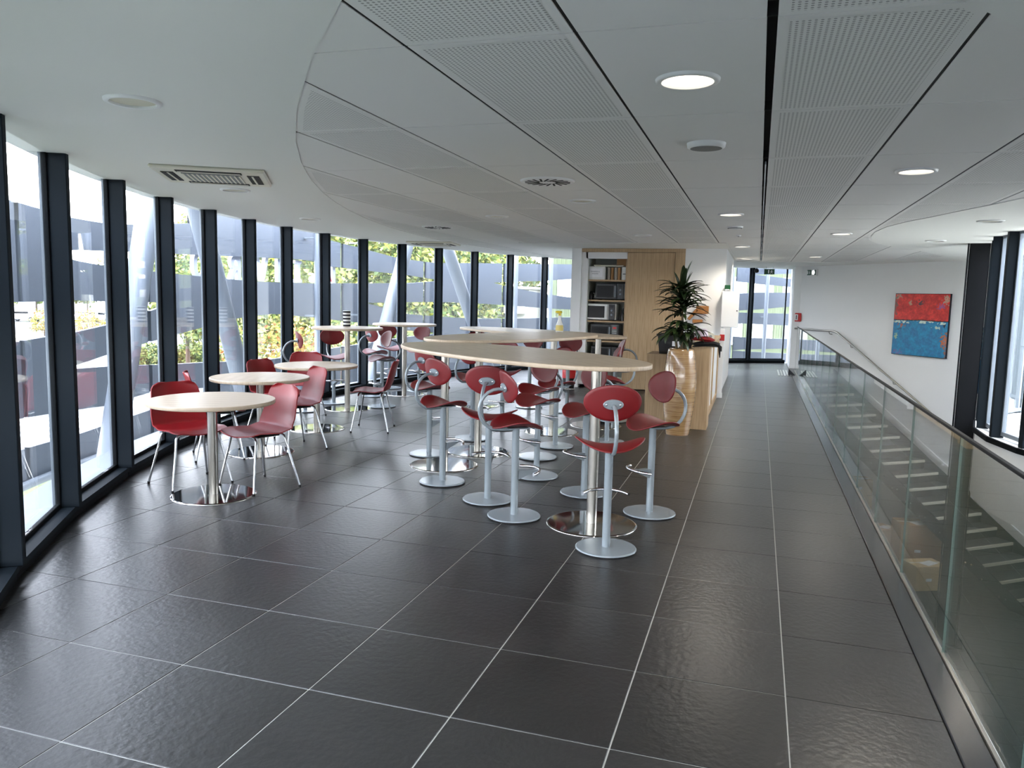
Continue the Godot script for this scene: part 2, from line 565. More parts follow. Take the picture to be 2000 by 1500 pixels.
func build_facade():
	# angles of the fins, from behind the photographer round to the end of the corridor
	var fins := []
	for k in 12: fins.append(276.6 - 5.0 * k)
	fins.append_array([216.3, 210.75, 205.1, 199.9, 194.9, 190.1, 185.45, 180.5, 175.4, 170.1, 165.0, 159.95, 154.9, 150.0, 145.0, 140.0, 135.0, 130.4, 125.8, 121.25, 116.5])
	for n in fins.size() - 1:
		var deg: float = (fins[n] + fins[n + 1]) * 0.5
		var t := tan(deg_to_rad((fins[n] - fins[n + 1]) * 0.5))
		var k := n - 12
		var w := Node3D.new()
		w.name = "window_%d" % (n + 1)
		add_child(w)
		w.position = pol(deg, R_SILL)
		w.rotation.y = deg_to_rad(deg)
		w.set_meta("kind", "structure")
		var what := "tall narrow window of the curved glass front behind the photographer"
		if k >= 0: what = "tall window between dark fins, the %s of the glass front from the left" % ORD[k]
		if k >= 18: what = "floor-length window at the end of the corridor, %s of the two dark-framed panes" % ("left" if k == 18 else "right")
		w.set_meta("label", what)
		part("kick", B.new().flat().prism(bay_poly(12.212, 12.3, t), 0.0, 0.05), M.charcoal_edge, w)
		part("window_sill", B.new().flat().prism(bay_poly(R_SILL, 12.31, t), 0.05, 0.085), M.charcoal, w)
		part("outer_ledge", B.new().flat().prism(bay_poly(12.31, 12.68, t), -0.02, 0.06), M.alu, w)
		part("mullion", B.new().box(Vector3(0.03, 1.27, -12.21 * t), Vector3(0.12, 2.37, 0.055), 0.004), M.charcoal, w)
		var hw := 12.3 * t
		var fr := B.new()
		for s in [-1.0, 1.0]: fr.box(Vector3(0.1, 1.25, s * (hw - 0.03)), Vector3(0.03, 2.36, 0.022), 0.003)
		fr.box(Vector3(0.1, 0.1, 0), Vector3(0.03, 0.03, hw * 2 - 0.06), 0.003)
		fr.box(Vector3(0.1, HC + 0.03, 0), Vector3(0.03, 0.03, hw * 2 - 0.06), 0.003)
		part("glazing_frame", fr, M.charcoal_edge, w)
		part("glass_pane", B.new().flat().box(Vector3(0.1, 1.265, 0), Vector3(0.01, 2.3, hw * 2 - 0.08)), M.window_glass, w)
		var rv := B.new()
		for s in [-1.0, 1.0]: rv.box(Vector3(0.125, 1.25, s * (hw - 0.015)), Vector3(0.018, 2.36, 0.045), 0.003)
		part("outer_reveal", rv, M.alu, w)
	# what carries the facade below the floor
	var low := arc2(100, 280, 12.5)
	low.append_array(arc2(280, 100, 12.3))
	var lw := part("wall_lower_front", B.new().flat().prism(low, GROUND - 0.2, 0.0), M.white_wall)
	lw.set_meta("kind", "structure")
	lw.set_meta("label", "curved outer wall of the storey below the glass front")

# ---------------------------------------------------------------- courtyard seen at the right edge
func build_courtyard():
	var n := 32
	for k in 32:
		var deg := 183.5 - 90.0 + 11.25 * k
		n += 1
		var w := Node3D.new()
		w.name = "window_%d" % n
		add_child(w)
		w.position = pol(deg + 5.625, 3.5)
		w.rotation.y = deg_to_rad(deg + 5.625)
		w.set_meta("kind", "structure")
		w.set_meta("label", "tall window of the round courtyard beyond the stairwell")
		var hw := 3.5 * tan(deg_to_rad(5.625))
		part("mullion", B.new().box(Vector3(-0.015, 1.27, -hw), Vector3(0.13, 2.36, 0.09), 0.004), M.charcoal, w)
		part("glazing_frame", B.new().box(Vector3(-0.06, 0.14, 0), Vector3(0.05, 0.05, hw * 2), 0.003).box(Vector3(-0.06, HC - 0.01, 0), Vector3(0.05, 0.05, hw * 2), 0.003).box(Vector3(-0.06, 1.28, hw - 0.05), Vector3(0.05, 2.3, 0.05), 0.003), M.alu, w)
		part("glass_pane", B.new().flat().box(Vector3(-0.06, 1.28, 0), Vector3(0.01, 2.24, hw * 2 - 0.08)), M.window_glass, w)
		part("window_sill", B.new().flat().prism(PackedVector2Array([Vector2(-0.1, -hw * 0.97), Vector2(0.06, -hw * 1.017), Vector2(0.06, hw * 1.017), Vector2(-0.1, hw * 0.97)]), 0.05, 0.09), M.white_satin, w)
		part("edge_strip", B.new().flat().prism(PackedVector2Array([Vector2(0.06, -hw * 1.017), Vector2(0.085, -hw * 1.025), Vector2(0.085, hw * 1.025), Vector2(0.06, hw * 1.017)]), 0.03, 0.09), M.charcoal_edge, w)
	var ap := arc2(0, 356, 3.56, 4)
	ap.append_array(arc2(356, 0, 3.42, 4))
	var a := part("wall_courtyard", B.new().flat().prism(ap, -0.75, 0.05), M.white_wall)
	a.set_meta("kind", "structure")
	a.set_meta("label", "curved white parapet under the courtyard windows beyond the stairwell")
	var far_ring := arc2(-95, 92, 6.2, 6)
	far_ring.append_array(arc2(92, -95, 6.0, 6))
	var fw := part("wall_far_ring", B.new().flat().prism(far_ring, -0.8, HC + 0.4), M.grey_wall)
	fw.set_meta("kind", "structure")
	fw.set_meta("label", "grey wall of the rooms on the far side of the courtyard")
	var slab := struct("ground_courtyard", "courtyard terrace strewn with pale pebbles outside the right-hand windows")
	part("terrace_slab", B.new().flat().prism(arc2(0, 357, 3.43, 6), -0.75, 0.0), M.pebble, slab)
	var b := B.new().flat()
	b.lathe([[Vector2(0, 0.03), Vector2(0.035, 0.018), Vector2(0.04, 0.0)]], 6)
	var mm := MultiMesh.new()
	mm.transform_format = MultiMesh.TRANSFORM_3D
	mm.mesh = b.mesh()
	mm.instance_count = 900
	for i in 900:
		var r := 1.6 + 1.75 * sqrt(rng.randf())
		var p := pol(rng.randf_range(120, 260), r, 0.0)
		mm.set_instance_transform(i, Transform3D(Basis(Vector3.UP, rng.randf() * TAU).scaled(Vector3.ONE * rng.randf_range(0.6, 1.5)), p))
	var mi := MultiMeshInstance3D.new()
	mi.name = "pebbles"
	mi.multimesh = mm
	mi.material_override = M.pebble
	mi.set_meta("kind", "stuff")
	slab.add_child(mi)

# ---------------------------------------------------------------- walls
const WA := Vector2(0.85, -19.76)      # foot of the stair wall at the corridor
const WU := Vector2(0.6221, 0.7829)    # its direction, towards the courtyard
const WN := Vector2(-0.7829, 0.6221)   # its normal, towards the room

func wp(s: float, off: float, y: float) -> Vector3:
	var p := WA + WU * s + WN * off
	return Vector3(p.x, y, p.y)

func wall(called: String, poly: Array, y0: float, y1: float, m: Material, label: String) -> MeshInstance3D:
	var o := part(called, B.new().flat().prism(PackedVector2Array(poly), y0, y1), m)
	o.set_meta("kind", "structure")
	o.set_meta("label", label)
	return o

func build_walls():
	var f := func(s, off): return WA + WU * s + WN * off
	wall("wall_stair", [f.call(0, 0), f.call(7.75, 0), f.call(7.75, -0.15), f.call(0, -0.15)], LOW, HC + 0.1, M.white_wall, "smooth white wall above the stairs where the red and blue painting hangs")
	wall("wall_pier", [Vector2(0.775, -19.66), Vector2(0.93, -19.66), Vector2(1.05, -19.75), Vector2(1.05, -21.9), Vector2(0.775, -21.9)], 0.0, HC + 0.1, M.white_wall, "white wall end between the corridor window and the stairs")
	wall("baseboard_pier", [Vector2(0.765, -19.645), Vector2(0.945, -19.645), Vector2(0.945, -20.0), Vector2(0.765, -21.2)], 0.0, 0.07, M.white_satin, "low white skirting at the foot of the wall end by the corridor window")
	var e0 := pol2(281, 12.7); var e1 := pol2(281, 3.4); var e2 := pol2(279.5, 3.4); var e3 := pol2(279.5, 12.7)
	wall("wall_back", [e0, e1, e2, e3], LOW, HC + 0.1, M.white_wall, "white wall across the ring behind the photographer")
	# closes the room outside the stair wall
	wall("wall_beyond", [Vector2(1.0, -19.9), Vector2(1.0, -22.3), Vector2(1.2, -22.3), Vector2(1.2, -19.9)], LOW, HC + 0.1, M.white_wall, "white return wall behind the wall end at the corridor")
	var col := thing("steel_column", "black steel column rising from the lower floor beside the painted wall", "column", Vector3(2.79, LOW, -11.98), deg_to_rad(-13))
	col.set_meta("kind", "structure")
	part("shaft", B.new().box(Vector3(0, 2.8, 0), Vector3(0.24, 5.6, 0.2), 0.012), M.black_steel, col)
	part("flange", B.new().box(Vector3(-0.135, 2.8, 0), Vector3(0.02, 5.6, 0.22), 0.004).box(Vector3(0.135, 2.8, 0), Vector3(0.02, 5.6, 0.22), 0.004), M.black_steel, col)
	part("base_plate", B.new().box(Vector3(0, 0.012, 0), Vector3(0.42, 0.024, 0.34), 0.004), M.black_steel, col)

func build_stairwell():
	# lower storey
	var lf := struct("floor_lower", "dark tiled floor of the storey below, seen through the glass balustrade")
	part("grout_bed", B.new().flat().prism(PackedVector2Array([Vector2(-3, 2), Vector2(8, 2), Vector2(8, -22), Vector2(-3, -22)]), LOW - 0.2, LOW - 0.004), M.grout, lf)
	var full := B.new().flat().box(Vector3(0, -0.003, 0), Vector3(0.595, 0.014, 0.595), 0.0016).mesh()
	var far := B.new().flat()
	for i in range(-4, 13):
		for j in range(-3, 36):
			var c := Vector3(0.6 * i + 0.2, LOW, -0.6 * j)
			var seen := c.x > 1.0 and c.x < 5.3 and c.z < -5.4 and c.z > -16.4 and c.x > -0.19 * c.z
			if seen: obj("tile", full, M["tile%d" % posmod(hash(Vector2i(i, j)), 3)], lf).position = c
			else: far.box(c + Vector3(0, -0.003, 0), Vector3(0.5965, 0.014, 0.5965))
	part("tiles_beyond", far, M.tile1, lf).set_meta("kind", "stuff")
	wall("wall_lower_left", [Vector2(-1.6, 2), Vector2(-1.4, 2), Vector2(-1.4, -21), Vector2(-1.6, -21)], LOW, -0.3, M.pale_wall, "wall of the storey below under the upper floor")
	wall("wall_lower_right", [Vector2(7.6, 2), Vector2(7.8, 2), Vector2(7.8, -15), Vector2(7.6, -15)], LOW, 0.0, M.pale_wall, "pale wall of the storey below at the far side")
	wall("wall_lower_back", [Vector2(-1.6, 1.2), Vector2(7.8, 1.2), Vector2(7.8, 1.4), Vector2(-1.6, 1.4)], LOW, -0.3, M.pale_wall, "wall of the storey below at the near end")
	for z in [-5.0, -9.5, -14.0]:
		var l := thing("ceiling_light", "round flat downlight of the storey below, the %s from the photographer" % ORD[[-5.0, -9.5, -14.0].find(z)], "ceiling light", Vector3(0.1, -0.33, z), 0.0, "downlights of the storey below")
		part("lens", B.new().lathe([[Vector2(0, -0.012), Vector2(0.09, -0.012)], [Vector2(0.09, -0.012), Vector2(0.09, 0)]], 20), M.lamp_on, l)
		spot(l, Vector3(0, -0.03, 0), 0.12)
	# the stairs
	var st := thing("staircase", "dark open staircase going down along the white wall behind the glass balustrade", "staircase", wp(1.4, 0, 0))
	var org := wp(1.4, 0, 0)
	var dir := Vector3(WU.x, 0, WU.y); var nrm := Vector3(WN.x, 0, WN.y)
	var turn := Basis(dir, Vector3.UP, dir.cross(Vector3.UP))
	var rise := 3.18 / 18.0; var run := rise / 0.556
	var tread := B.new().box(Vector3.ZERO, Vector3(run + 0.03, 0.045, 1.2), 0.004, turn).mesh()
	var nose := B.new().box(Vector3.ZERO, Vector3(0.03, 0.05, 1.2), 0.004, turn).mesh()
	var riser := B.new().box(Vector3.ZERO, Vector3(0.02, rise - 0.05, 1.2), 0.002, turn).mesh()
	for k in range(1, 18):
		var at := dir * (run * (k - 0.5)) + nrm * 0.68 + Vector3(0, -rise * k - 0.0225, 0)
		var t := obj("tread", tread, M.tile2, st)
		t.position = at
		obj("nosing", nose, M.cream, t).position = dir * (run * 0.5 + 0.005)
		if k > 8: obj("riser", riser, M.black_steel, st).position = at - dir * (run * 0.5) + Vector3(0, rise * 0.5, 0)
	var total := run * 18.0
	for off in [0.07, 1.3]:
		var s := B.new().flat()
		var o: Vector3 = nrm * off
		var w := nrm * 0.012
		var top0 := Vector3(0, 0.12, 0); var bot0 := Vector3(0, -0.24, 0)
		var d := dir * total + Vector3(0, -3.18, 0)
		var pts := [bot0, top0, top0 + d + Vector3(0, -0.06, 0), d + dir * 0.12 + Vector3(0, 0.0, 0), d - dir * 0.35]
		for sgn in [-1.0, 1.0]:
			for i in range(1, 4): s.tri(o + w * sgn + pts[0], o + w * sgn + pts[i], o + w * sgn + pts[i + 1], nrm * sgn)
		var mid: Vector3 = (pts[0] + pts[2]) * 0.5
		for i in 5: s.quad(o - w + pts[i], o + w + pts[i], o + w + pts[(i + 1) % 5], o - w + pts[(i + 1) % 5], (pts[i] + pts[(i + 1) % 5]) * 0.5 - mid)
		part("stringer", s, M.black_steel, st)
	var bolts := B.new()
	for k in range(1, 18):
		for j in 2:
			bolts.tube([dir * (run * (k - 0.65 + 0.35 * j)) + nrm * 1.312 + Vector3(0, -rise * k - 0.02, 0), dir * (run * (k - 0.65 + 0.35 * j)) + nrm * 1.325 + Vector3(0, -rise * k - 0.02, 0)], [0.016], 8)
	part("bolts", bolts, M.chrome, st).set_meta("kind", "stuff")
	var sk := B.new().flat()
	var d2 := dir * total + Vector3(0, -3.18, 0)
	var a := nrm * 0.03 + Vector3(0, 0.16, 0)
	sk.quad(a, a + d2, a + d2 + Vector3(0, 0.07, 0), a + Vector3(0, 0.07, 0), nrm)
	sk.quad(a + Vector3(0, 0.07, 0), a + d2 + Vector3(0, 0.07, 0), a + d2 + Vector3(0, 0.07, 0) - nrm * 0.03, a + Vector3(0, 0.07, 0) - nrm * 0.03, Vector3.UP)
	part("wall_skirting", sk, M.white_satin, st)
	# handrail on the wall
	var hr := thing("handrail", "thin brushed steel handrail on the white wall, level then sloping down with the stairs", "handrail", wp(0.2, 0, 0))
	var h0 := wp(0.2, 0, 0)
	var path := []
	for p in [[0.1, 0.02, 0.955], [0.1, 0.075, 0.955], [0.3, 0.08, 0.955], [1.34, 0.08, 0.955], [1.46, 0.08, 0.92], [4.2, 0.08, -0.6], [7.2, 0.08, -2.27]]:
		path.append(wp(p[0], p[1], p[2]) - h0)
	part("rail", B.new().tube(path, [0.02], 12), M.steel, hr)
	for p in [[0.3, 0.955], [1.2, 0.955], [1.85, 0.7], [3.05, 0.035], [4.15, -0.575], [5.4, -1.27], [6.6, -1.93]]:
		part("bracket", B.new().tube([wp(p[0], 0.0, p[1] - 0.07) - h0, wp(p[0], 0.06, p[1] - 0.07) - h0, wp(p[0], 0.08, p[1] - 0.02) - h0], [0.009], 8).lathe([[Vector2(0, 0.012), Vector2(0.03, 0.008), Vector2(0.032, 0)]], 12, wp(p[0], 0.012, p[1] - 0.08) - h0), M.steel, hr)
	# glass balustrade
	var gb := thing("glass_balustrade", "frameless glass balustrade with a slim dark top rail along the stairwell", "balustrade", Vector3(0.88, 0, -9.8))
	var z := -1.62
	for k in 16:
		var z1 := z - 1.09
		var p := part("glass_panel", B.new().box(Vector3(0, 0.47, (z + z1) * 0.5 + 9.8), Vector3(0.01, 1.06, 1.082)), M.rail_glass, gb)
		part("panel_edge", B.new().box(Vector3(0, 0.47, z1 + 0.0095 + 9.8), Vector3(0.011, 1.06, 0.003)), M.rail_edge, p)
		z = z1
	part("top_rail", B.new().box(Vector3(0, 1.008, -0.0 + (z - 1.62) * 0.5 + 9.8), Vector3(0.022, 0.014, absf(z + 1.62)), 0.003), M.black_steel, gb)
	part("base_shoe", B.new().box(Vector3(-0.004, 0.006, (z - 1.62) * 0.5 + 9.8), Vector3(0.02, 0.02, absf(z + 1.62)), 0.003), M.steel, gb)
	part("floor_edge", B.new().box(Vector3(0.02, -0.17, (z - 1.62) * 0.5 + 9.8), Vector3(0.04, 0.3, absf(z + 1.62)), 0.003), M.charcoal, gb)
	var tac := thing("tactile_strip", "small ribbed metal warning strip on the floor at the head of the stairs", "floor strip", Vector3(0.62, 0.004, -18.2))
	for k in 5: part("rib", B.new().box(Vector3(-0.12 + 0.06 * k, 0.004, 0), Vector3(0.035, 0.008, 1.5), 0.003), M.steel, tac)

func spot(parent: Node3D, at: Vector3, energy: float, size := 0.09, color := Color(1, 0.96, 0.9)):
	var o := SpotLight3D.new()
	o.name = "light"
	o.light_energy = energy
	o.light_color = color
	o.light_size = size
	o.spot_range = 30.0
	o.spot_attenuation = 2.0
	o.spot_angle = 76.0
	o.spot_angle_attenuation = 0.7
	o.shadow_enabled = true
	parent.add_child(o, true)
	o.position = at
	o.rotation.x = -PI / 2

func omni(parent: Node3D, at: Vector3, energy: float, size := 0.09, color := Color(1, 0.93, 0.82)):
	var o := OmniLight3D.new()
	o.name = "light"
	o.light_energy = energy
	o.light_color = color
	o.light_size = size
	o.omni_range = 30.0
	o.omni_attenuation = 2.0
	o.shadow_enabled = true
	parent.add_child(o, true)
	o.position = at

# ---------------------------------------------------------------- outside
func at_deg(line: Array, deg: float) -> float:
	for i in line.size() - 1:
		if (line[i][0] - deg) * (line[i + 1][0] - deg) <= 0.0:
			return lerpf(line[i][1], line[i + 1][1], (deg - line[i][0]) / (line[i + 1][0] - line[i][0]))
	return line[0][1] if absf(deg - line[0][0]) < absf(deg - line[-1][0]) else line[-1][1]

func build_screen():
	# wavy gaps between the grey ribbons: [upper edge, lower edge], each a line of angle and height
	var gaps := [
		[[[276, 2.8], [215, 2.8], [200.3, 2.85], [195.8, 2.88], [185.8, 2.98]], [[276, 2.4], [214, 2.42], [200.3, 2.33], [195.8, 2.27], [193.1, 2.27], [190.4, 2.32], [185.8, 2.44]]],
		[[[197.2, 1.9], [195.9, 1.94], [191.2, 1.98], [186.0, 2.02], [180.5, 2.06], [175.2, 2.09], [173.0, 2.08], [171.2, 2.01], [166.5, 1.97], [161.9, 1.93], [157.6, 1.85]], [[197.2, 1.9], [195.9, 1.83], [193.2, 1.79], [188.9, 1.76], [184.8, 1.73], [179.2, 1.69], [173.1, 1.7], [166.5, 1.74], [161.9, 1.77], [157.6, 1.85]]],
		[[[172.6, 2.56], [168, 3.0], [158, 3.15], [139, 3.1]], [[172.6, 2.5], [171.2, 2.46], [168, 2.39], [163.1, 2.25], [158.5, 2.21], [154, 2.26], [148.1, 2.31], [139, 2.38]]],
		[[[151.4, 1.85], [148.1, 1.9], [145, 1.93], [140.7, 2.02], [136, 2.1]], [[151.4, 1.85], [149.5, 1.78], [145, 1.64], [140.7, 1.55], [136, 1.5]]],
		[[[276, 1.42], [213, 1.42], [200.5, 1.4], [195.8, 1.41], [189.6, 1.38], [187.6, 1.37]], [[276, 0.9], [213, 0.95], [200.4, 1.03], [195.8, 1.08], [193.1, 1.14], [189.7, 1.28], [187.6, 1.37]]],
		[[[197.4, 0.7], [195.8, 0.73], [193.1, 0.81], [188.8, 0.92], [184.6, 1.04], [180.6, 1.16], [177.5, 1.19], [173.1, 1.11], [167.9, 1.0], [161.9, 0.81], [157.4, 0.74]], [[197.4, 0.7], [193.1, 0.65], [188.8, 0.58], [184.5, 0.53], [179.1, 0.46], [176.5, 0.47], [171.2, 0.55], [166.6, 0.61], [161.9, 0.69], [157.4, 0.74]]],
		[[[167.2, 1.37], [158.5, 1.4], [152.9, 1.38], [148.2, 1.33], [143.6, 1.28], [136, 1.22]], [[167.2, 1.37], [164.7, 1.26], [162, 1.15], [157.4, 1.08], [152.9, 1.04], [148.1, 1.04], [136, 1.1]]],
		[[[276, 0.35], [212, 0.34], [200.5, 0.31], [195.8, 0.24], [193.8, 0.21], [189.7, 0.26], [184, 0.16]], [[276, 0.0], [200.5, 0.01], [195.8, -0.02], [191.3, 0.02], [184, 0.12]]],
		[[[117.5, 2.29], [113.6, 2.34], [110, 2.38]], [[117.5, 2.29], [113.6, 2.21], [110, 2.16]]],
		[[[128, 2.14], [121, 2.12], [117.4, 2.05], [113.6, 1.99], [110, 1.95]], [[128, 1.7], [119.8, 1.76], [117.4, 1.81], [110, 1.84]]],
		[[[126, 1.32], [120, 1.31], [117.4, 1.34], [113.6, 1.44], [110, 1.5]], [[126, 1.28], [120, 1.26], [110, 1.25]]],
		[[[128, 0.96], [118.1, 0.96], [113.6, 0.93], [110, 0.92]], [[128, 0.64], [121, 0.62], [117.4, 0.57], [110, 0.55]]],
		[[[119.9, 0.22], [119.2, 0.25], [113.6, 0.29], [110, 0.3]], [[119.9, 0.22], [118.1, 0.2], [113.6, 0.16], [110, 0.14]]],
	]
	var sc := thing("facade_screen", "grey metal ribbon screen with wavy openings standing outside the curved glass front", "facade screen", pol(180, R_SCREEN, GROUND))
	var org := sc.position
	for pn in range(0, 17):
		var a0 := 110.0 + 10.0 * pn + 0.15; var a1 := a0 + 9.7
		var n := 10
		var comps := []                    # each: list of [deg0, deg1, lo0, hi0, lo1, hi1]
		var prev := []
		for i in n:
			var d0 := lerpf(a0, a1, float(i) / n); var d1 := lerpf(a0, a1, float(i + 1) / n); var dm := (d0 + d1) * 0.5
			var act := []
			for g in gaps:
				var hi_end: float = minf(g[0][0][0], g[1][0][0]); var lo_end: float = maxf(g[0][-1][0], g[1][-1][0])
				if dm < hi_end and dm > lo_end:
					act.append([at_deg(g[1], d0), at_deg(g[0], d0), at_deg(g[1], d1), at_deg(g[0], d1)])
			act.sort_custom(func(p, q): return p[0] < q[0])
			var low := [-0.36, -0.36]
			var now := []
			for g in act + [[3.5, 3.5, 3.5, 3.5]]:
				if g[0] > low[0] + 0.002 or g[2] > low[1] + 0.002: now.append([d0, d1, low[0], g[0], low[1], g[2], -1])
				low = [g[1], g[3]]
			for s in now:
				for p in prev:
					if minf(s[3], p[5]) - maxf(s[2], p[4]) > 0.01:
						if s[6] < 0: s[6] = p[6]
						elif s[6] != p[6]:
							comps[s[6]].append_array(comps[p[6]])
							var old: int = p[6]
							comps[old] = []
							for t in now + prev:
								if t[6] == old: t[6] = s[6]
				if s[6] < 0:
					s[6] = comps.size()
					comps.append([])
				comps[s[6]].append(s)
			prev = now
		for c in comps:
			if c.is_empty(): continue
			var b := B.new().flat()
			for s in c:
				for r in [R_SCREEN, R_SCREEN + 0.05]:
					var sgn := -1.0 if r == R_SCREEN else 1.0
					b.quad(pol(s[0], r, s[2]) - org, pol(s[1], r, s[4]) - org, pol(s[1], r, s[5]) - org, pol(s[0], r, s[3]) - org, (pol(s[0], 1.0) - pol(s[0], 0.0)) * sgn)
				b.quad(pol(s[0], R_SCREEN, s[3]) - org, pol(s[1], R_SCREEN, s[5]) - org, pol(s[1], R_SCREEN + 0.05, s[5]) - org, pol(s[0], R_SCREEN + 0.05, s[3]) - org, Vector3.UP)
				b.quad(pol(s[0], R_SCREEN, s[2]) - org, pol(s[1], R_SCREEN, s[4]) - org, pol(s[1], R_SCREEN + 0.05, s[4]) - org, pol(s[0], R_SCREEN + 0.05, s[2]) - org, Vector3.DOWN)
			part("screen_panel", b, M.screen_grey, sc)
	var rim := []
	for i in 68: rim.append(pol(110 + 2.5 * i, R_SCREEN - 0.04, -0.33) - org)
	part("bottom_rail", B.new().tube(rim, [0.045], 6), M.alu, sc)
	var beam := []
	for i in 36: beam.append(pol(110 + 4.8 * i, 12.98, -0.5))
	tag(part("ring_beam", B.new().tube(beam, [0.06], 10), M.strut_grey), "pale grey round tube running level outside the glass just below floor height", "beam")
	for p in [[174.2, "by the seventh window"], [169.1, "by the eighth window"], [149.3, "outside the window left of the spray bottle"], [144.7, "outside the window behind the spray bottle"], [121.0, "outside the left corridor window"], [116.6, "outside the right corridor window"]]:
		var o := thing("screen_post", "slim pale post holding the grey screen " + p[1], "post", pol(p[0], 13.35, GROUND), deg_to_rad(p[0]), "slim posts of the screen")
		part("shaft", B.new().tube([Vector3(0, 0, 0), Vector3(0, 6.9, 0)], [0.05], 12), M.strut_grey, o)
		part("foot_plate", B.new().box(Vector3(0, 0.01, 0), Vector3(0.22, 0.02, 0.22), 0.003), M.alu, o)
		for h in [3.2, 4.6, 5.9]: part("clamp", B.new().box(Vector3(0.13, h, 0), Vector3(0.24, 0.03, 0.05), 0.004), M.alu, o)
	var names := ["thick pale grey leaning strut outside the second and third windows", "pale grey strut outside the fourth and fifth windows, leaning the other way", "thick pale grey strut rising to the right behind the striped canister", "pale grey strut leaning left behind the long bar tables", "pale grey strut whose foot shows outside the first window"]
	var i := 0
	for p in [[206.1, -3.45, 193.2, 3.4], [179.2, -3.45, 191.9, 3.4], [177.4, -3.45, 163.9, 3.4], [147.2, -3.45, 162.6, 3.4], [208.0, -3.45, 221.8, 3.4]]:
		var foot := pol(p[0], 12.93, p[1]); var head := pol(p[2], 12.93, p[3])
		var o := thing("strut", names[i], "strut", foot, 0.0, "leaning steel struts outside the glass")
		part("tube", B.new().tube([Vector3.ZERO, (head - foot) * 0.5, head - foot], [0.125], 20), M.strut_grey, o)
		part("foot_plate", B.new().lathe([[Vector2(0, 0.02), Vector2(0.24, 0.02)], [Vector2(0.24, 0.02), Vector2(0.24, 0)]], 20), M.alu, o)
		i += 1
	# letters of a sign on the screen, read from outside, so seen from behind here
	for l in [["O", 184.7, 0.37], ["R", 181.2, 0.37], ["V", 178.5, 0.37], ["N", 176.2, 0.37], ["I", 174.6, 0.37], ["86", 172.7, 0.16], ["J", 170.6, 0.37]]:
		var tm := TextMesh.new()
		var f := SystemFont.new()
		f.font_names = PackedStringArray(["Droid Sans"])
		f.font_weight = 700
		tm.font = f
		tm.text = l[0]
		tm.font_size = 64
		tm.pixel_size = l[2] / 46.0
		tm.depth = 0.06
		var at := pol(l[1], R_SCREEN + 0.09, 1.7 + (0.18 if l[2] > 0.2 else 0.09))
		var o := obj("sign_letter", tm, M.cream if l[0] == "86" else M.sign_white)
		o.position = at
		o.rotation.y = deg_to_rad(l[1] + 90.0)
		tag(o, {"O": "rounded letter of the outdoor sign seen from behind, outside the fourth window", "R": "broad letter with a curved hole seen from behind, outside the fifth window", "V": "slanting white letter of the sign outside the sixth window", "N": "white letter of the sign at the right of the sixth window", "I": "upright white letter of the sign outside the seventh window", "86": "pair of small cream figures on the screen outside the seventh window", "J": "hooked letter of the sign with a red rim outside the eighth window"}[l[0]], "sign letter", "letters of the outdoor sign")
		if l[0] == "J":
			var hook := []
			for k in 9: hook.append(Vector3(0.09 - 0.1 * sin(PI * 0.5 * k / 8.0), -0.16 + 0.1 * (1.0 - cos(PI * 0.5 * k / 8.0)) - 0.02, 0.0))
			part("red_rim", B.new().tube([Vector3(0.085, 0.18, 0), Vector3(0.085, -0.02, 0), Vector3(0.06, -0.11, 0), Vector3(0.0, -0.165, 0), Vector3(-0.08, -0.175, 0)], [0.014], 8), M.alarm_red, o)

func foliage(parent: Node3D, called: String, n: int, centre: Vector3, radii: Vector3, size: float, tones: Array, shell := 0.55):
	if not M.has("leafage"):
		var m := mat("leafage", Color.WHITE, 0.75)
		m.vertex_color_use_as_albedo = true
		m.backlight_enabled = true
		m.backlight = Color(0.4, 0.42, 0.25)
		var b := B.new().flat()
		b.tri(Vector3(-0.5, 0, 0), Vector3(0, 0.06, -0.28), Vector3(0.5, 0, 0), Vector3.UP)
		b.tri(Vector3(-0.5, 0, 0), Vector3(0, 0.06, 0.28), Vector3(0.5, 0, 0), Vector3.UP)
		M["leaf_mesh"] = b.mesh()
	var mm := MultiMesh.new()
	mm.transform_format = MultiMesh.TRANSFORM_3D
	mm.use_colors = true
	mm.mesh = M["leaf_mesh"]
	mm.instance_count = n
	for i in n:
		var d := Vector3(rng.randfn(), rng.randfn(), rng.randfn()).normalized()
		var lump := 0.8 + 0.2 * sin(d.x * 5.0 + centre.x) * cos(d.z * 6.0 + centre.z) + 0.12 * sin(d.y * 9.0)
		var p := centre + d * radii * (shell + (1.0 - shell) * sqrt(rng.randf())) * lump
		var c: Color = tones[rng.randi() % tones.size()]
		mm.set_instance_transform(i, Transform3D(Basis.from_euler(Vector3(rng.randf() * TAU, rng.randf() * TAU, rng.randf() * TAU)).scaled(Vector3.ONE * size * rng.randf_range(0.6, 1.3)), p))
		mm.set_instance_color(i, (c * rng.randf_range(0.75, 1.25)).srgb_to_linear())
	var o := MultiMeshInstance3D.new()
	o.name = called
	o.multimesh = mm
	o.material_override = M.leafage
	o.set_meta("kind", "stuff")
	parent.add_child(o, true)

func tree(called: String, label: String, at: Vector3, trunk: float, radii: Vector3, n: int, size: float, tones: Array, group: String):
	var t := thing(called, label, "tree", at, 0.0, group)
	part("trunk", B.new().tube([Vector3.ZERO, Vector3(0.03, trunk * 0.6, 0.02) , Vector3(0, trunk + radii.y, 0)], [0.05 * radii.x + 0.04, 0.035 * radii.x + 0.03, 0.02], 8), M.bark, t)
	foliage(t, "crown", n, Vector3(0, trunk + radii.y, 0), radii, size, tones)

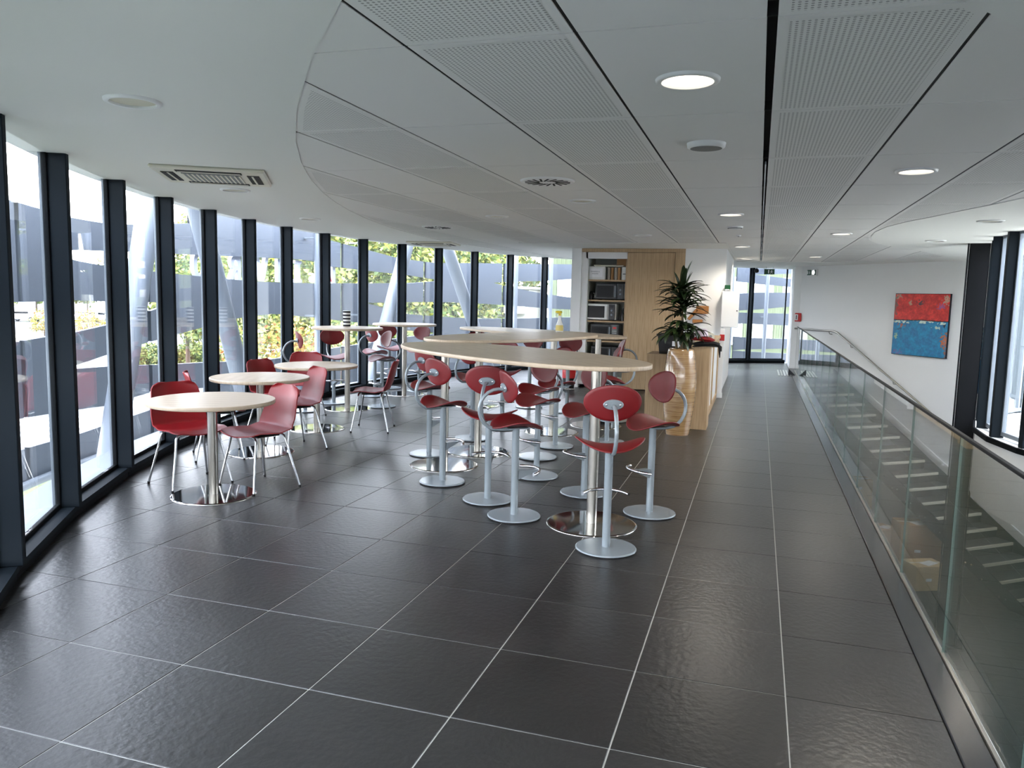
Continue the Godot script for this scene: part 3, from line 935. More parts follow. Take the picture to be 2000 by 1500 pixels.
func build_street():
	var gd := struct("ground", "grey car park and street far below the glass front")
	part("asphalt", B.new().flat().prism(PackedVector2Array([Vector2(-260, 60), Vector2(200, 60), Vector2(200, -260), Vector2(-260, -260)]), GROUND - 0.5, GROUND), M.asphalt, gd)
	var lawn := arc2(100, 285, 24.5, 5)
	lawn.append_array(arc2(285, 100, 17.6, 5))
	var gravel := arc2(100, 285, 17.6, 5)
	gravel.append_array(arc2(285, 100, 12.5, 5))
	part("gravel_strip", B.new().flat().prism(gravel, GROUND, GROUND + 0.02), M.gravel, gd)
	var lw := part("lawn", B.new().flat().prism(lawn, GROUND, GROUND + 0.03), M.lawn)
	lw.set_meta("kind", "stuff")
	tag(lw, "strip of bright green grass below the screen outside the first windows", "grass")
	for k in 6:
		var v := Vector2(-0.765, -0.644); var c := v * (28.0 + 1.15 * k); var p := Vector2(-v.y, v.x)
		var q := PackedVector2Array([c - v * 0.27 - p * 3.2, c + v * 0.27 - p * 3.2, c + v * 0.27 + p * 3.2, c - v * 0.27 + p * 3.2])
		tag(part("crossing_stripe", B.new().flat().prism(q, GROUND, GROUND + 0.012), M.road_white), "white painted crossing stripe outside the first window, %s nearest the building" % ORD[k], "road marking", "stripes of the pedestrian crossing")
	var pv := part("pavement", B.new().flat().prism(PackedVector2Array([Vector2(-36, -24), Vector2(-29, -32), Vector2(-40, -41), Vector2(-49, -33)]), GROUND, GROUND + 0.1), M.road_white)
	pv.set_meta("kind", "structure")
	pv.set_meta("label", "pale pavement between the crossing and the car park")
	for g in [[Vector3(-47.6, GROUND, -40.1), 1.5, 1.5, "left"], [Vector3(-45.6, GROUND, -39.4), 1.6, 0.9, "right"], [Vector3(-30.5, GROUND, -30.5), 2.6, 0.8, "near"]]:
		var o := thing("stone_block", {"left": "tall block of pale rubble stones by the car park outside the first window", "right": "lower block of pale rubble stones beside the tall one", "near": "long low wall of pale rubble stones outside the second window"}[g[3]], "stone block", g[0], deg_to_rad(50))
		var b := B.new()
		for i in 70:
			b.box(Vector3(rng.randf_range(-0.5, 0.5) * g[1], rng.randf_range(0.05, 1.0) * g[2], rng.randf_range(-0.4, 0.4)), Vector3(0.3, 0.22, 0.26) * rng.randf_range(0.7, 1.3), 0.05, Basis(Vector3.UP, rng.randf() * 3.0))
		b.box(Vector3(0, g[2] * 0.5, 0), Vector3(g[1] * 0.95, g[2] * 0.95, 0.7))
		part("rubble", b, M.gabion, o).set_meta("kind", "stuff")
	var green := [Color(0.33, 0.39, 0.16), Color(0.44, 0.48, 0.24), Color(0.24, 0.31, 0.13), Color(0.52, 0.52, 0.29)]
	var warm := [Color(0.5, 0.5, 0.2), Color(0.62, 0.5, 0.24), Color(0.42, 0.45, 0.18), Color(0.6, 0.38, 0.22), Color(0.66, 0.62, 0.34)]
	tree("small_tree", "round bushy tree turning brown in the car park outside the first window", Vector3(-56.8, GROUND, -50.4), 0.7, Vector3(1.35, 1.25, 1.35), 1500, 0.16, warm, "bushy trees of the car park")
	tree("small_tree", "bushy tree in the car park left of the silver car", Vector3(-53.3, GROUND, -51.4), 0.7, Vector3(1.3, 1.2, 1.3), 1500, 0.16, warm, "bushy trees of the car park")
	tree("small_tree", "bushy tree in front of the silver car outside the second window", Vector3(-50.7, GROUND, -51.1), 0.2, Vector3(1.0, 1.1, 1.0), 1300, 0.15, warm, "bushy trees of the car park")
	car(Vector3(-95.0, GROUND, -81.2), "white car parked far off, outside the first window", M.car_white, 20.0)
	car(Vector3(-89.4, GROUND, -85.9), "white car parked beside the silver one far off", M.car_white, 110.0)
	car(Vector3(-86.0, GROUND, -86.5), "silver car parked far off, outside the second window", M.car_silver, 160.0)
	for h in [[-35.5, -39.3, 2.3, 1.5, "low hedge seen through the third window"], [-33.6, -40.9, 2.3, 1.6, "low hedge seen through the fourth window"]]:
		var o := thing("hedge", h[4] + ", beyond the grey screen", "hedge", Vector3(h[0], GROUND, h[1]), deg_to_rad(40), "hedges beyond the screen")
		part("stems", B.new().tube([Vector3(-1, 0, 0), Vector3(-0.9, 0.9, 0)], [0.03], 6).tube([Vector3(1, 0, 0), Vector3(0.9, 0.9, 0)], [0.03], 6), M.bark, o)
		foliage(o, "leaves", 3200, Vector3(0, h[3] * 0.5, 0), Vector3(h[2], h[3] * 0.6, 1.2), 0.22, green, 0.3)
	var k := 0
	for h in [[-10.4, -14.1, "fifth"], [-9.8, -14.6, "sixth"], [-9.5, -15.4, "seventh"], [-9.6, -16.6, "eighth"], [-9.2, -17.8, "ninth"]]:
		var o := thing("shrub", "dense green and rust-coloured shrub seen through the %s window" % h[2], "shrub", Vector3(h[0], GROUND, h[1]), 0.0, "shrubs close behind the screen")
		part("stems", B.new().tube([Vector3.ZERO, Vector3(0.2, 2.6, 0.1)], [0.05, 0.02], 6).tube([Vector3(0.1, 0, 0.2), Vector3(-0.4, 2.4, 0.4)], [0.04, 0.02], 6).tube([Vector3(0.1, 0, -0.2), Vector3(0.3, 2.5, -0.5)], [0.04, 0.02], 6), M.bark, o)
		var top: float = [4.6, 4.65, 4.5, 4.0, 3.6][k]
		foliage(o, "leaves", 6000, Vector3(0, top * 0.5, 0), Vector3(0.8, top * 0.53, 0.8), 0.1, warm if k in [1, 2] else green + warm, 0.2)
		k += 1
	var spots := [[-30.9, -36.7, 3.4], [-28.1, -36.4, 3.4], [-24.5, -34.1, 3.2], [-22.1, -33.3, 3.0], [-18.8, -30.7, 2.6], [-16.7, -29.6, 2.4], [-14.2, -27.6, 2.2], [-12.7, -27.2, 2.0], [-11.9, -28.5, 2.0], [-11.6, -30.6, 2.2], [-11.9, -36.5, 2.4]]
	for i in spots.size():
		var sp: Array = spots[i]
		tree("leafy_tree", "leafy yellow-green tree outside the windows, the %s of its row from the left" % ORD[i], Vector3(sp[0], GROUND, sp[1]), 0.8, Vector3(sp[2] * 0.85, 4.4, sp[2] * 0.85), 7500, 0.26, green + warm.slice(0, 1), "leafy trees behind the screen")
	var row := [[-99.8, -83.3], [-97.8, -85.6], [-95.7, -88.0], [-93.5, -90.3], [-91.2, -92.7], [-88.7, -95.0], [-86.1, -97.4], [-83.4, -99.7], [-80.5, -102.1]]
	for s in 9:
		tree("distant_tree", "distant green tree behind the car park, the %s of its row from the left" % ORD[s], Vector3(row[s][0] * 1.04, GROUND, row[s][1] * 1.04), 1.5, Vector3(3.2, 3.6 + 0.8 * sin(s * 1.7), 3.2), 1800, 0.55, green, "row of distant trees behind the car park")
	# pale green building on the right
	var bd := thing("clad_building", "pale green building with ribbed metal cladding and small windows beyond the corridor", "building", Vector3(-1.0, GROUND, -34.0))
	part("wall", B.new().box(Vector3(0.5, 5, -4), Vector3(17, 10, 8), 0.02), M.cladding, bd)
	var ribs := B.new()
	for i in 85: ribs.box(Vector3(-7.9 + 0.2 * i, 5, 0.02), Vector3(0.06, 10, 0.05))
	part("cladding_ribs", ribs, M.cladding, bd).set_meta("kind", "stuff")
	for w in [[0.1, 5.5], [1.15, 5.5], [2.3, 5.5], [-7.2, 5.5], [0.0, 3.75], [1.2, 3.75], [2.4, 3.75]]:
		var f := part("window", B.new().box(Vector3(w[0], w[1], 0.04), Vector3(0.8, 1.0, 0.1), 0.01), M.white_plastic, bd)
		part("pane", B.new().box(Vector3(w[0], w[1], 0.085), Vector3(0.66, 0.86, 0.02)), M.grey_plastic, f)
		part("ledge", B.new().box(Vector3(w[0], w[1] - 0.53, 0.12), Vector3(0.95, 0.06, 0.16), 0.01), M.white_plastic, f)
	var lb := thing("low_building", "low white building with two round fan units on its wall outside the thirteenth window", "building", Vector3(-11.2, GROUND, -32.6))
	part("wall", B.new().box(Vector3(0, 2.65, -1), Vector3(3.4, 5.3, 2), 0.02), M.cladding_white, lb)
	for x in [-1.1, 0.1]:
		var u := part("fan_unit", B.new().box(Vector3(x + 1.0, 4.6, 0.2), Vector3(0.9, 0.7, 0.35), 0.02), M.white_plastic, lb)
		part("fan", B.new().lathe([[Vector2(0, 0.02), Vector2(0.26, 0.02)], [Vector2(0.26, 0.02), Vector2(0.28, 0.0)]], 20), M.grey_plastic, u).transform = Transform3D(Basis(Vector3.RIGHT, PI / 2), Vector3(x + 0.9, 4.6, 0.38))
	part("roof_edge", B.new().box(Vector3(0, 5.36, -0.95), Vector3(3.6, 0.12, 2.2), 0.02), M.cladding_white, lb)
	var ch := thing("brick_tower", "slender brick tower among the trees outside the eleventh window", "tower", Vector3(-21.4, GROUND, -56.0), 0.4)
	part("shaft", B.new().box(Vector3(0, 5.5, 0), Vector3(0.85, 11, 0.85), 0.03), M.brick, ch)
	part("cap", B.new().box(Vector3(0, 11.1, 0), Vector3(1.05, 0.25, 1.05), 0.03), M.cladding_white, ch)

func car(at: Vector3, label: String, paint: Material, turn: float):
	var c := thing("car", label, "car", at, deg_to_rad(turn), "cars in the car park")
	var side := PackedVector2Array()
	for p in [[-2.1, 0.35], [-2.12, 0.75], [-1.95, 0.95], [-1.2, 1.02], [-0.6, 1.45], [0.9, 1.5], [1.7, 1.05], [2.05, 0.95], [2.1, 0.35]]: side.append(Vector2(p[0], -p[1]))
	var b := B.new().flat().prism(side, -0.85, 0.85)
	part("body", b, paint, c).transform = Transform3D(Basis(Vector3(1, 0, 0), Vector3(0, 0, 1), Vector3(0, -1, 0)), Vector3.ZERO)
	part("windows", B.new().box(Vector3(0.1, 1.22, 0), Vector3(1.9, 0.32, 1.73), 0.04), M.dark_glass, c)
	for x in [-1.35, 1.3]:
		for z in [-0.82, 0.82]:
			var w := part("wheel", B.new().tube([Vector3(x, 0.32, z - 0.1), Vector3(x, 0.32, z + 0.1)], [0.32], 20), M.rubber, c)
			part("hubcap", B.new().tube([Vector3(x, 0.32, z - 0.11), Vector3(x, 0.32, z + 0.11)], [0.19], 14), M.alu, w)

# ---------------------------------------------------------------- tables
func pedestal(t: Node3D, at: Vector3, top: float):
	# polished foot disc with a brushed column and a plate under the top
	var base := part("base", B.new().lathe([[Vector2(0, 0.016), Vector2(0.3, 0.013)], [Vector2(0.3, 0.013), Vector2(0.311, 0.011), Vector2(0.316, 0.007), Vector2(0.316, 0.004)], [Vector2(0.316, 0.004), Vector2(0.0, 0.003)]], 56), M.polished, t)
	base.position = at
	part("floor_ring", B.new().lathe([[Vector2(0.305, 0.0), Vector2(0.31, 0.0), Vector2(0.31, 0.004)]], 40), M.rubber, base)
	part("column", B.new().lathe([[Vector2(0.036, 0.012), Vector2(0.036, top - 0.034)]], 28), M.steel, t).position = at
	part("top_plate", B.new().lathe([[Vector2(0, top - 0.034), Vector2(0.2, top - 0.034)], [Vector2(0.2, top - 0.034), Vector2(0.2, top - 0.029)]], 28), M.black_steel, t).position = at

func top_disc(outline: Callable, h: float, thick := 0.03) -> ArrayMesh:
	# a worktop with a rounded edge; outline(angle, inset) -> Vector2
	var b := B.new()
	var n := 96
	var prof := [[0.006, 0.0], [0.002, -0.0015], [0.0, -0.006], [0.0, -thick + 0.006], [0.002, -thick + 0.0015], [0.006, -thick]]
	b.flat()
	for k in n:
		var a0 := TAU * k / n; var a1 := TAU * (k + 1) / n
		var p: Vector2 = outline.call(a0, 0.006); var q: Vector2 = outline.call(a1, 0.006)
		b.tri(Vector3(0, h, 0), Vector3(p.x, h, p.y), Vector3(q.x, h, q.y), Vector3.UP)
		b.tri(Vector3(0, h - thick, 0), Vector3(p.x, h - thick, p.y), Vector3(q.x, h - thick, q.y), Vector3.DOWN)
	b.smooth()
	for i in prof.size() - 1:
		for k in n:
			var a0 := TAU * k / n; var a1 := TAU * (k + 1) / n
			var p0: Vector2 = outline.call(a0, prof[i][0]); var p1: Vector2 = outline.call(a1, prof[i][0])
			var q0: Vector2 = outline.call(a0, prof[i + 1][0]); var q1: Vector2 = outline.call(a1, prof[i + 1][0])
			b.quad(Vector3(p0.x, h + prof[i][1], p0.y), Vector3(p1.x, h + prof[i][1], p1.y), Vector3(q1.x, h + prof[i + 1][1], q1.y), Vector3(q0.x, h + prof[i + 1][1], q0.y), Vector3(p0.x + p1.x, 0, p0.y + p1.y))
	return b.mesh()

func round_table(label: String, group: String, called: String, at: Vector3, h: float, r: float, turn: float):
	var t := thing(called, label, "table", at, turn, group)
	obj("tabletop", top_disc(func(a, inset): return Vector2(cos(a), sin(a)) * (r - inset), h), M.beige_oak, t)
	pedestal(t, Vector3.ZERO, h)

func long_table(label: String, c: Vector3, deg: float, a: float, b: float, h: float, feet: Array):
	# an oval top; deg turns its long axis, feet are given in the room
	var t := thing("bar_table", label, "table", c, deg_to_rad(deg), "long oval bar tables")
	var f := func(ang, inset):
		var cs := cos(ang); var sn := sin(ang)
		var r := pow(pow(absf(cs), 2.25) + pow(absf(sn), 2.25), -1.0 / 2.25)
		return Vector2(cs * r * (a - inset), sn * r * (b - inset))
	obj("tabletop", top_disc(f, h), M.beige_oak, t)
	for p in feet: pedestal(t, t.transform.affine_inverse() * Vector3(p[0], 0, p[1]), h)

func build_tables():
	round_table("low round cafe table nearest the photographer, between the first windows and two red chairs", "low round cafe tables", "cafe_table", Vector3(-3.89, 0, -4.87), 0.74, 0.46, 0.5)
	round_table("low round cafe table in the middle of the row of three along the windows", "low round cafe tables", "cafe_table", Vector3(-4.52, 0, -6.36), 0.74, 0.46, 1.7)
	round_table("low round cafe table farthest along the windows, a free-standing red chair to its right", "low round cafe tables", "cafe_table", Vector3(-4.74, 0, -7.72), 0.74, 0.46, 2.9)
	round_table("tall round table with the striped canister on it", "tall round tables", "tall_round_table", Vector3(-5.21, 0, -9.25), 1.1, 0.47, 0.8)
	round_table("tall round table farthest back by the windows, with nothing on it", "tall round tables", "tall_round_table", Vector3(-5.2, 0, -11.0), 1.1, 0.49, 2.2)
	long_table("long oval bar table nearest the photographer, on two steel columns", Vector3(-1.81, 0, -5.75), -34.6, 1.33, 0.555, 1.133, [[-1.026, -5.205], [-2.682, -6.533]])
	long_table("long oval bar table in the middle, pointing towards the cupboard", Vector3(-2.38, 0, -7.79), 70.1, 1.27, 0.53, 1.155, [[-2.609, -7.241], [-2.216, -8.663]])
	long_table("long oval bar table at the back with the spray bottle on it", Vector3(-2.75, 0, -9.83), -28.3, 1.4, 0.5, 1.113, [[-1.837, -9.36], [-3.75, -10.33]])

# ---------------------------------------------------------------- bar stools: local +z is the way the sitter looks
func make_stool() -> Node3D:
	var t := thing("bar_stool", "", "bar stool", Vector3.ZERO, 0.0, "red bar stools on grey pedestals")
	var base := part("base", B.new().lathe([[Vector2(0, 0.02), Vector2(0.184, 0.018)], [Vector2(0.184, 0.018), Vector2(0.19, 0.015), Vector2(0.191, 0.009)], [Vector2(0.191, 0.009), Vector2(0, 0.008)]], 48), M.grey_paint, t)
	part("floor_ring", B.new().lathe([[Vector2(0.17, 0.0), Vector2(0.186, 0.0)], [Vector2(0.186, 0.0), Vector2(0.186, 0.009)]], 40), M.rubber, base)
	part("pole", B.new().lathe([[Vector2(0.0255, 0.017), Vector2(0.0255, 0.645)]], 24), M.grey_paint, t)
	# saddle seat
	var seat := func(u, v):
		var a: float = TAU * v
		var r: float = maxf(u, 0.001)
		var x: float = 0.212 * r * cos(a); var z: float = 0.178 * r * sin(a)
		x *= 1.0 + 0.06 * sin(a)
		return Vector3(x, 0.668 + 1.05 * x * x - 0.75 * z * z - 0.05 * z, z)
	var b := B.new()
	disc_shell(b, seat, 10, 48, 0.009)
	part("seat", b, M.red, t)
	part("seat_plate", B.new().box(Vector3(0, 0.648, 0), Vector3(0.16, 0.008, 0.15), 0.002), M.grey_paint, t)
	# the back: a tube that leaves the pole towards the rear, bows up and ends in an oval plate
	var path := [Vector3(0, 0.636, -0.005), Vector3(0, 0.634, -0.06), Vector3(0, 0.635, -0.12)]
	for i in range(1, 13):
		var a := PI * 1.08 * i / 12.0
		path.append(Vector3(0, 0.635 + 0.142 * (1.0 - cos(a)), -0.13 - 0.142 * sin(a)))
	part("back_arm", B.new().tube(path, [0.0125], 12), M.grey_paint, t)
	var bk := Transform3D(Basis(Vector3.RIGHT, deg_to_rad(-12)), Vector3(0, 0.935, -0.088))
	var back := func(u, v):
		var a: float = TAU * v
		var r: float = maxf(u, 0.001)
		var x: float = 0.172 * r * cos(a); var y: float = 0.112 * r * sin(a)
		return bk * Vector3(x, y, 1.25 * x * x + 0.35 * y * y)
	b = B.new()
	disc_shell(b, back, 8, 48, 0.009, Vector3(0, 0, 1))
	var br := part("backrest", b, M.red, t)
	var pl := B.new().lathe([[Vector2(0, 0.0), Vector2(0.93, 0.0)], [Vector2(0.93, 0.0), Vector2(1.0, 0.003), Vector2(1.0, 0.008)]], 32, Vector3.ZERO, 0.062, 0.033)
	var plate := part("back_plate", pl, M.grey_paint, t)
	plate.transform = bk * Transform3D(Basis(Vector3.RIGHT, PI / 2), Vector3(0, -0.005, -0.017))
	for s in [-1.0, 1.0]:
		part("screw", B.new().lathe([[Vector2(0, -0.004), Vector2(0.005, -0.003), Vector2(0.007, 0.0)]], 12, Vector3(0.042 * s, 0, 0)), M.chrome, plate)
	# foot rest in front of the pole
	var arc := []
	for i in 17:
		var a := deg_to_rad(lerpf(-62, 62, i / 16.0))
		arc.append(Vector3(0.165 * sin(a), 0.342 - 0.012 * pow(sin(a), 2.0), 0.01 + 0.165 * cos(a)))
	var fr := part("foot_rest", B.new().tube(arc, [0.0105], 12), M.chrome, t)
	var w := B.new().flat()
	var tri := [Vector3(0, 0.338, 0.02), Vector3(0, 0.335, 0.175), Vector3(0, 0.27, 0.02)]
	for s in [-1.0, 1.0]:
		var o: Vector3 = Vector3(0.035, 0, 0) * s
		w.tri(tri[0] + o * 0.8, tri[1] + o * 0.5, tri[2] + o * 0.5, Vector3(s, 0, 0))
	w.quad(tri[0] + Vector3(0.028, 0, 0), tri[0] - Vector3(0.028, 0, 0), tri[1] - Vector3(0.0175, 0, 0), tri[1] + Vector3(0.0175, 0, 0), Vector3.UP)
	w.quad(tri[2] + Vector3(0.0175, 0, 0), tri[2] - Vector3(0.0175, 0, 0), tri[1] - Vector3(0.0175, 0, 0), tri[1] + Vector3(0.0175, 0, 0), Vector3(0, -1, 0.4))
	part("gusset", w, M.grey_paint, fr)
	return t

func disc_shell(b: B, f: Callable, nu: int, nv: int, thick: float, out := Vector3.UP):
	# a round-edged sheet: f(u, v), u from the middle (0) to the rim (1), v once round
	var p := []
	for i in nu + 1:
		var row := []
		for j in nv: row.append(f.call(float(i) / nu, float(j) / nv))
		p.append(row)
	var nrm := func(i: int, j: int) -> Vector3:
		var du: Vector3 = p[mini(i + 1, nu)][j] - p[maxi(i - 1, 0)][j]
		var dv: Vector3 = p[maxi(i, 1)][(j + 1) % nv] - p[maxi(i, 1)][posmod(j - 1, nv)]
		var n := du.cross(dv).normalized()
		return n if n.dot(out) > 0 else -n
	var q := []
	for i in nu + 1:
		var row := []
		for j in nv: row.append(p[i][j] - nrm.call(i, j) * thick)
		q.append(row)
	b.smooth()
	for i in nu:
		for j in nv:
			var k := (j + 1) % nv
			b.quad(p[i][j], p[i + 1][j], p[i + 1][k], p[i][k], out)
			b.quad(q[i][j], q[i + 1][j], q[i + 1][k], q[i][k], -out)
	var c: Vector3 = (p[0][0] + q[0][0]) * 0.5
	var mid := []
	for j in nv:
		var m: Vector3 = (p[nu][j] + q[nu][j]) * 0.5
		mid.append(m + (m - c).normalized() * thick * 0.45)
	for j in nv:
		var k := (j + 1) % nv
		b.quad(p[nu][j], p[nu][k], mid[k], mid[j], mid[j] - c + out * 0.02)
		b.quad(mid[j], mid[k], q[nu][k], q[nu][j], mid[j] - c - out * 0.02)

func build_stools():
	var s0 := make_stool()
	var spots := [
		[-0.829, -4.699, 198, "red bar stool nearest the photographer, showing the back of its oval rest"],
		[-0.681, -5.623, 309, "red bar stool in front of the wooden vase, facing the near bar table"],
		[-1.581, -5.174, 126, "red bar stool with edge-on back, just left of the near table's right column"],
		[-1.903, -5.522, 187, "red bar stool half hidden behind the edge-on one, its wide oval back showing"],
		[-2.444, -5.922, 149, "red bar stool in front of the shiny foot disc at the near table's left end"],
		[-3.002, -6.926, 147, "red bar stool just behind that in front of the near table's left foot disc"],
		[-2.907, -7.878, 157, "red bar stool just left of the middle table's near column, mostly hidden"],
		[-2.819, -8.649, 10, "red bar stool on the window side of the middle table, only its seat showing"],
		[-1.770, -6.434, 326, "red bar stool facing us, its back cut off by the middle of the near tabletop"],
		[-1.983, -7.218, 332, "red bar stool just behind the one whose back the near tabletop cuts off"],
		[-1.256, -6.014, 316, "red bar stool whose pole stands behind the right column of the near table"],
		[-1.959, -7.829, 323, "red bar stool whose pole stands in front of the middle table's far foot disc"],
		[-2.428, -10.295, 346, "red bar stool by the white wall end left of the cupboard"],
		[-1.697, -9.822, 288, "red bar stool farthest right in front of the cupboard door, its back seen edge-on"],
		[-1.5, -8.3, 286, "red bar stool with a pale shining back in front of the wooden cupboard door"],
		[-3.022, -10.489, 339, "red bar stool behind the back bar table, under the spray bottle"],
		[-3.787, -10.388, 14, "red bar stool at the left tip of the back bar table, almost hidden"],
		[-5.491, -10.58, 149, "red bar stool right of the striped canister's table, its round grey plate showing"],
		[-4.876, -9.607, 321, "red bar stool with a pale shining back, right of the striped canister's table"],
		[-5.737, -11.559, 58, "red bar stool left of the column of the farthest tall round table"],
		[-5.166, -11.477, 343, "red bar stool on the right side of the farthest tall round table"],
		[-5.591, -8.823, 133, "red bar stool left of the striped canister's table, seen from the side"],
		[-5.633, -9.62, 50, "red bar stool on the window side of the canister's table, facing us"],
	]
	for i in spots.size():
		var s: Array = spots[i]
		var at := Vector3(s[0], 0.003, s[1])
		if i == 0:
			s0.position = at
			s0.rotation.y = deg_to_rad(s[2])
			s0.set_meta("label", s[3])
		else:
			dup(s0, "bar_stool", s[3], at, deg_to_rad(s[2]))

# ---------------------------------------------------------------- red shell chairs
func make_chair() -> Node3D:
	var t := thing("cafe_chair", "", "chair", Vector3.ZERO, 0.0, "red shell chairs at the low tables")
	# side profile from the front of the seat to the top of the back (z, y), with half widths
	var prof := Curve2D.new()
	for p in [[0.225, 0.435, -0.02, 0.012], [0.12, 0.452, 0.04, 0.0], [-0.06, 0.438, 0.06, 0.0], [-0.185, 0.475, 0.03, -0.025], [-0.225, 0.56, 0.008, -0.03], [-0.262, 0.70, 0.01, -0.05], [-0.295, 0.80, 0.01, -0.03]]:
		prof.add_point(Vector2(p[0], p[1]), Vector2(p[2], p[3]), Vector2(-p[2], -p[3]))
	var length := prof.get_baked_length()
	var shell := func(u, v):
		var p := prof.sample_baked(u * length)
		var back := smoothstep(0.42, 0.62, u)
		var half: float = lerpf(0.225, lerpf(0.225, 0.192, smoothstep(0.6, 1.0, u)), back)
		var e0: float = u * length; var e1: float = (1.0 - u) * length
		for e in [e0, e1]:
			if e < 0.07: half -= 0.07 - sqrt(maxf(0.0, 0.07 * 0.07 - (0.07 - e) * (0.07 - e)))
		var k: float = v * 2.0 - 1.0
		var x: float = half * k
		var lift: float = pow(absf(k), 2.2)
		return Vector3(x, p.y + lift * lerpf(0.02, 0.0, back), p.x + lift * lerpf(0.0, 0.04, back))
	part("shell", B.new().shell(shell, 36, 20, 0.009, Vector3(0, 0.6, 0.6)), M.red_chair, t)
	for s in [-1.0, 1.0]:
		for e in [1.0, -1.0]:
			var top := Vector3(0.155 * s, 0.425, 0.13 if e > 0 else -0.13)
			var foot := Vector3(0.245 * s, 0.012, 0.2 if e > 0 else -0.215)
			var leg := part("leg", B.new().tube([Vector3(0.02 * s, 0.428, top.z), Vector3(0.13 * s, 0.428, top.z), Vector3(0.158 * s, 0.422, top.z), Vector3(0.175 * s, 0.4, top.z), top.lerp(foot, 0.25) + Vector3(0.012 * s, -0.02, 0), foot], [0.0095, 0.0095, 0.0095, 0.0095, 0.0095, 0.0085], 10), M.chrome_grey, t)
			part("foot_cap", B.new().lathe([[Vector2(0, 0), Vector2(0.0095, 0.0)], [Vector2(0.0095, 0.0), Vector2(0.0105, 0.02)]], 10, foot - Vector3(0, 0.012, 0)), M.rubber, leg)
	part("under_frame", B.new().box(Vector3(0, 0.424, 0), Vector3(0.05, 0.012, 0.3), 0.003).box(Vector3(0, 0.426, 0), Vector3(0.3, 0.012, 0.2), 0.004), M.black_plastic, t)
	return t

func build_chairs():
	var c0 := make_chair()
	var spots := [
		[-4.28, -5.09, 66, "red shell chair left of the nearest low table, its back against the windows"],
		[-3.737, -5.22, -22, "red shell chair right of the nearest low table, facing us"],
		[-4.76, -6.05, 132, "red shell chair by the windows behind the one at the nearest low table"],
		[-4.34, -6.67, -31, "red shell chair right of the middle low table, between two low tables"],
		[-4.98, -7.3, 80, "red shell chair by the windows at the middle low table, seen edge-on"],
		[-5.3, -8.3, 20, "red shell chair behind the farthest low table, its back above the tabletop"],
		[-4.15, -7.94, -72, "red shell chair standing free right of the low tables, seen from the side"],
	]
	for i in spots.size():
		var s: Array = spots[i]
		if i == 0:
			c0.position = Vector3(s[0], 0.004, s[1])
			c0.rotation.y = deg_to_rad(s[2])
			c0.set_meta("label", s[3])
		else:
			dup(c0, "cafe_chair", s[3], Vector3(s[0], 0.004, s[1]), deg_to_rad(s[2]))

# ---------------------------------------------------------------- cupboard block
const KZ := -13.3

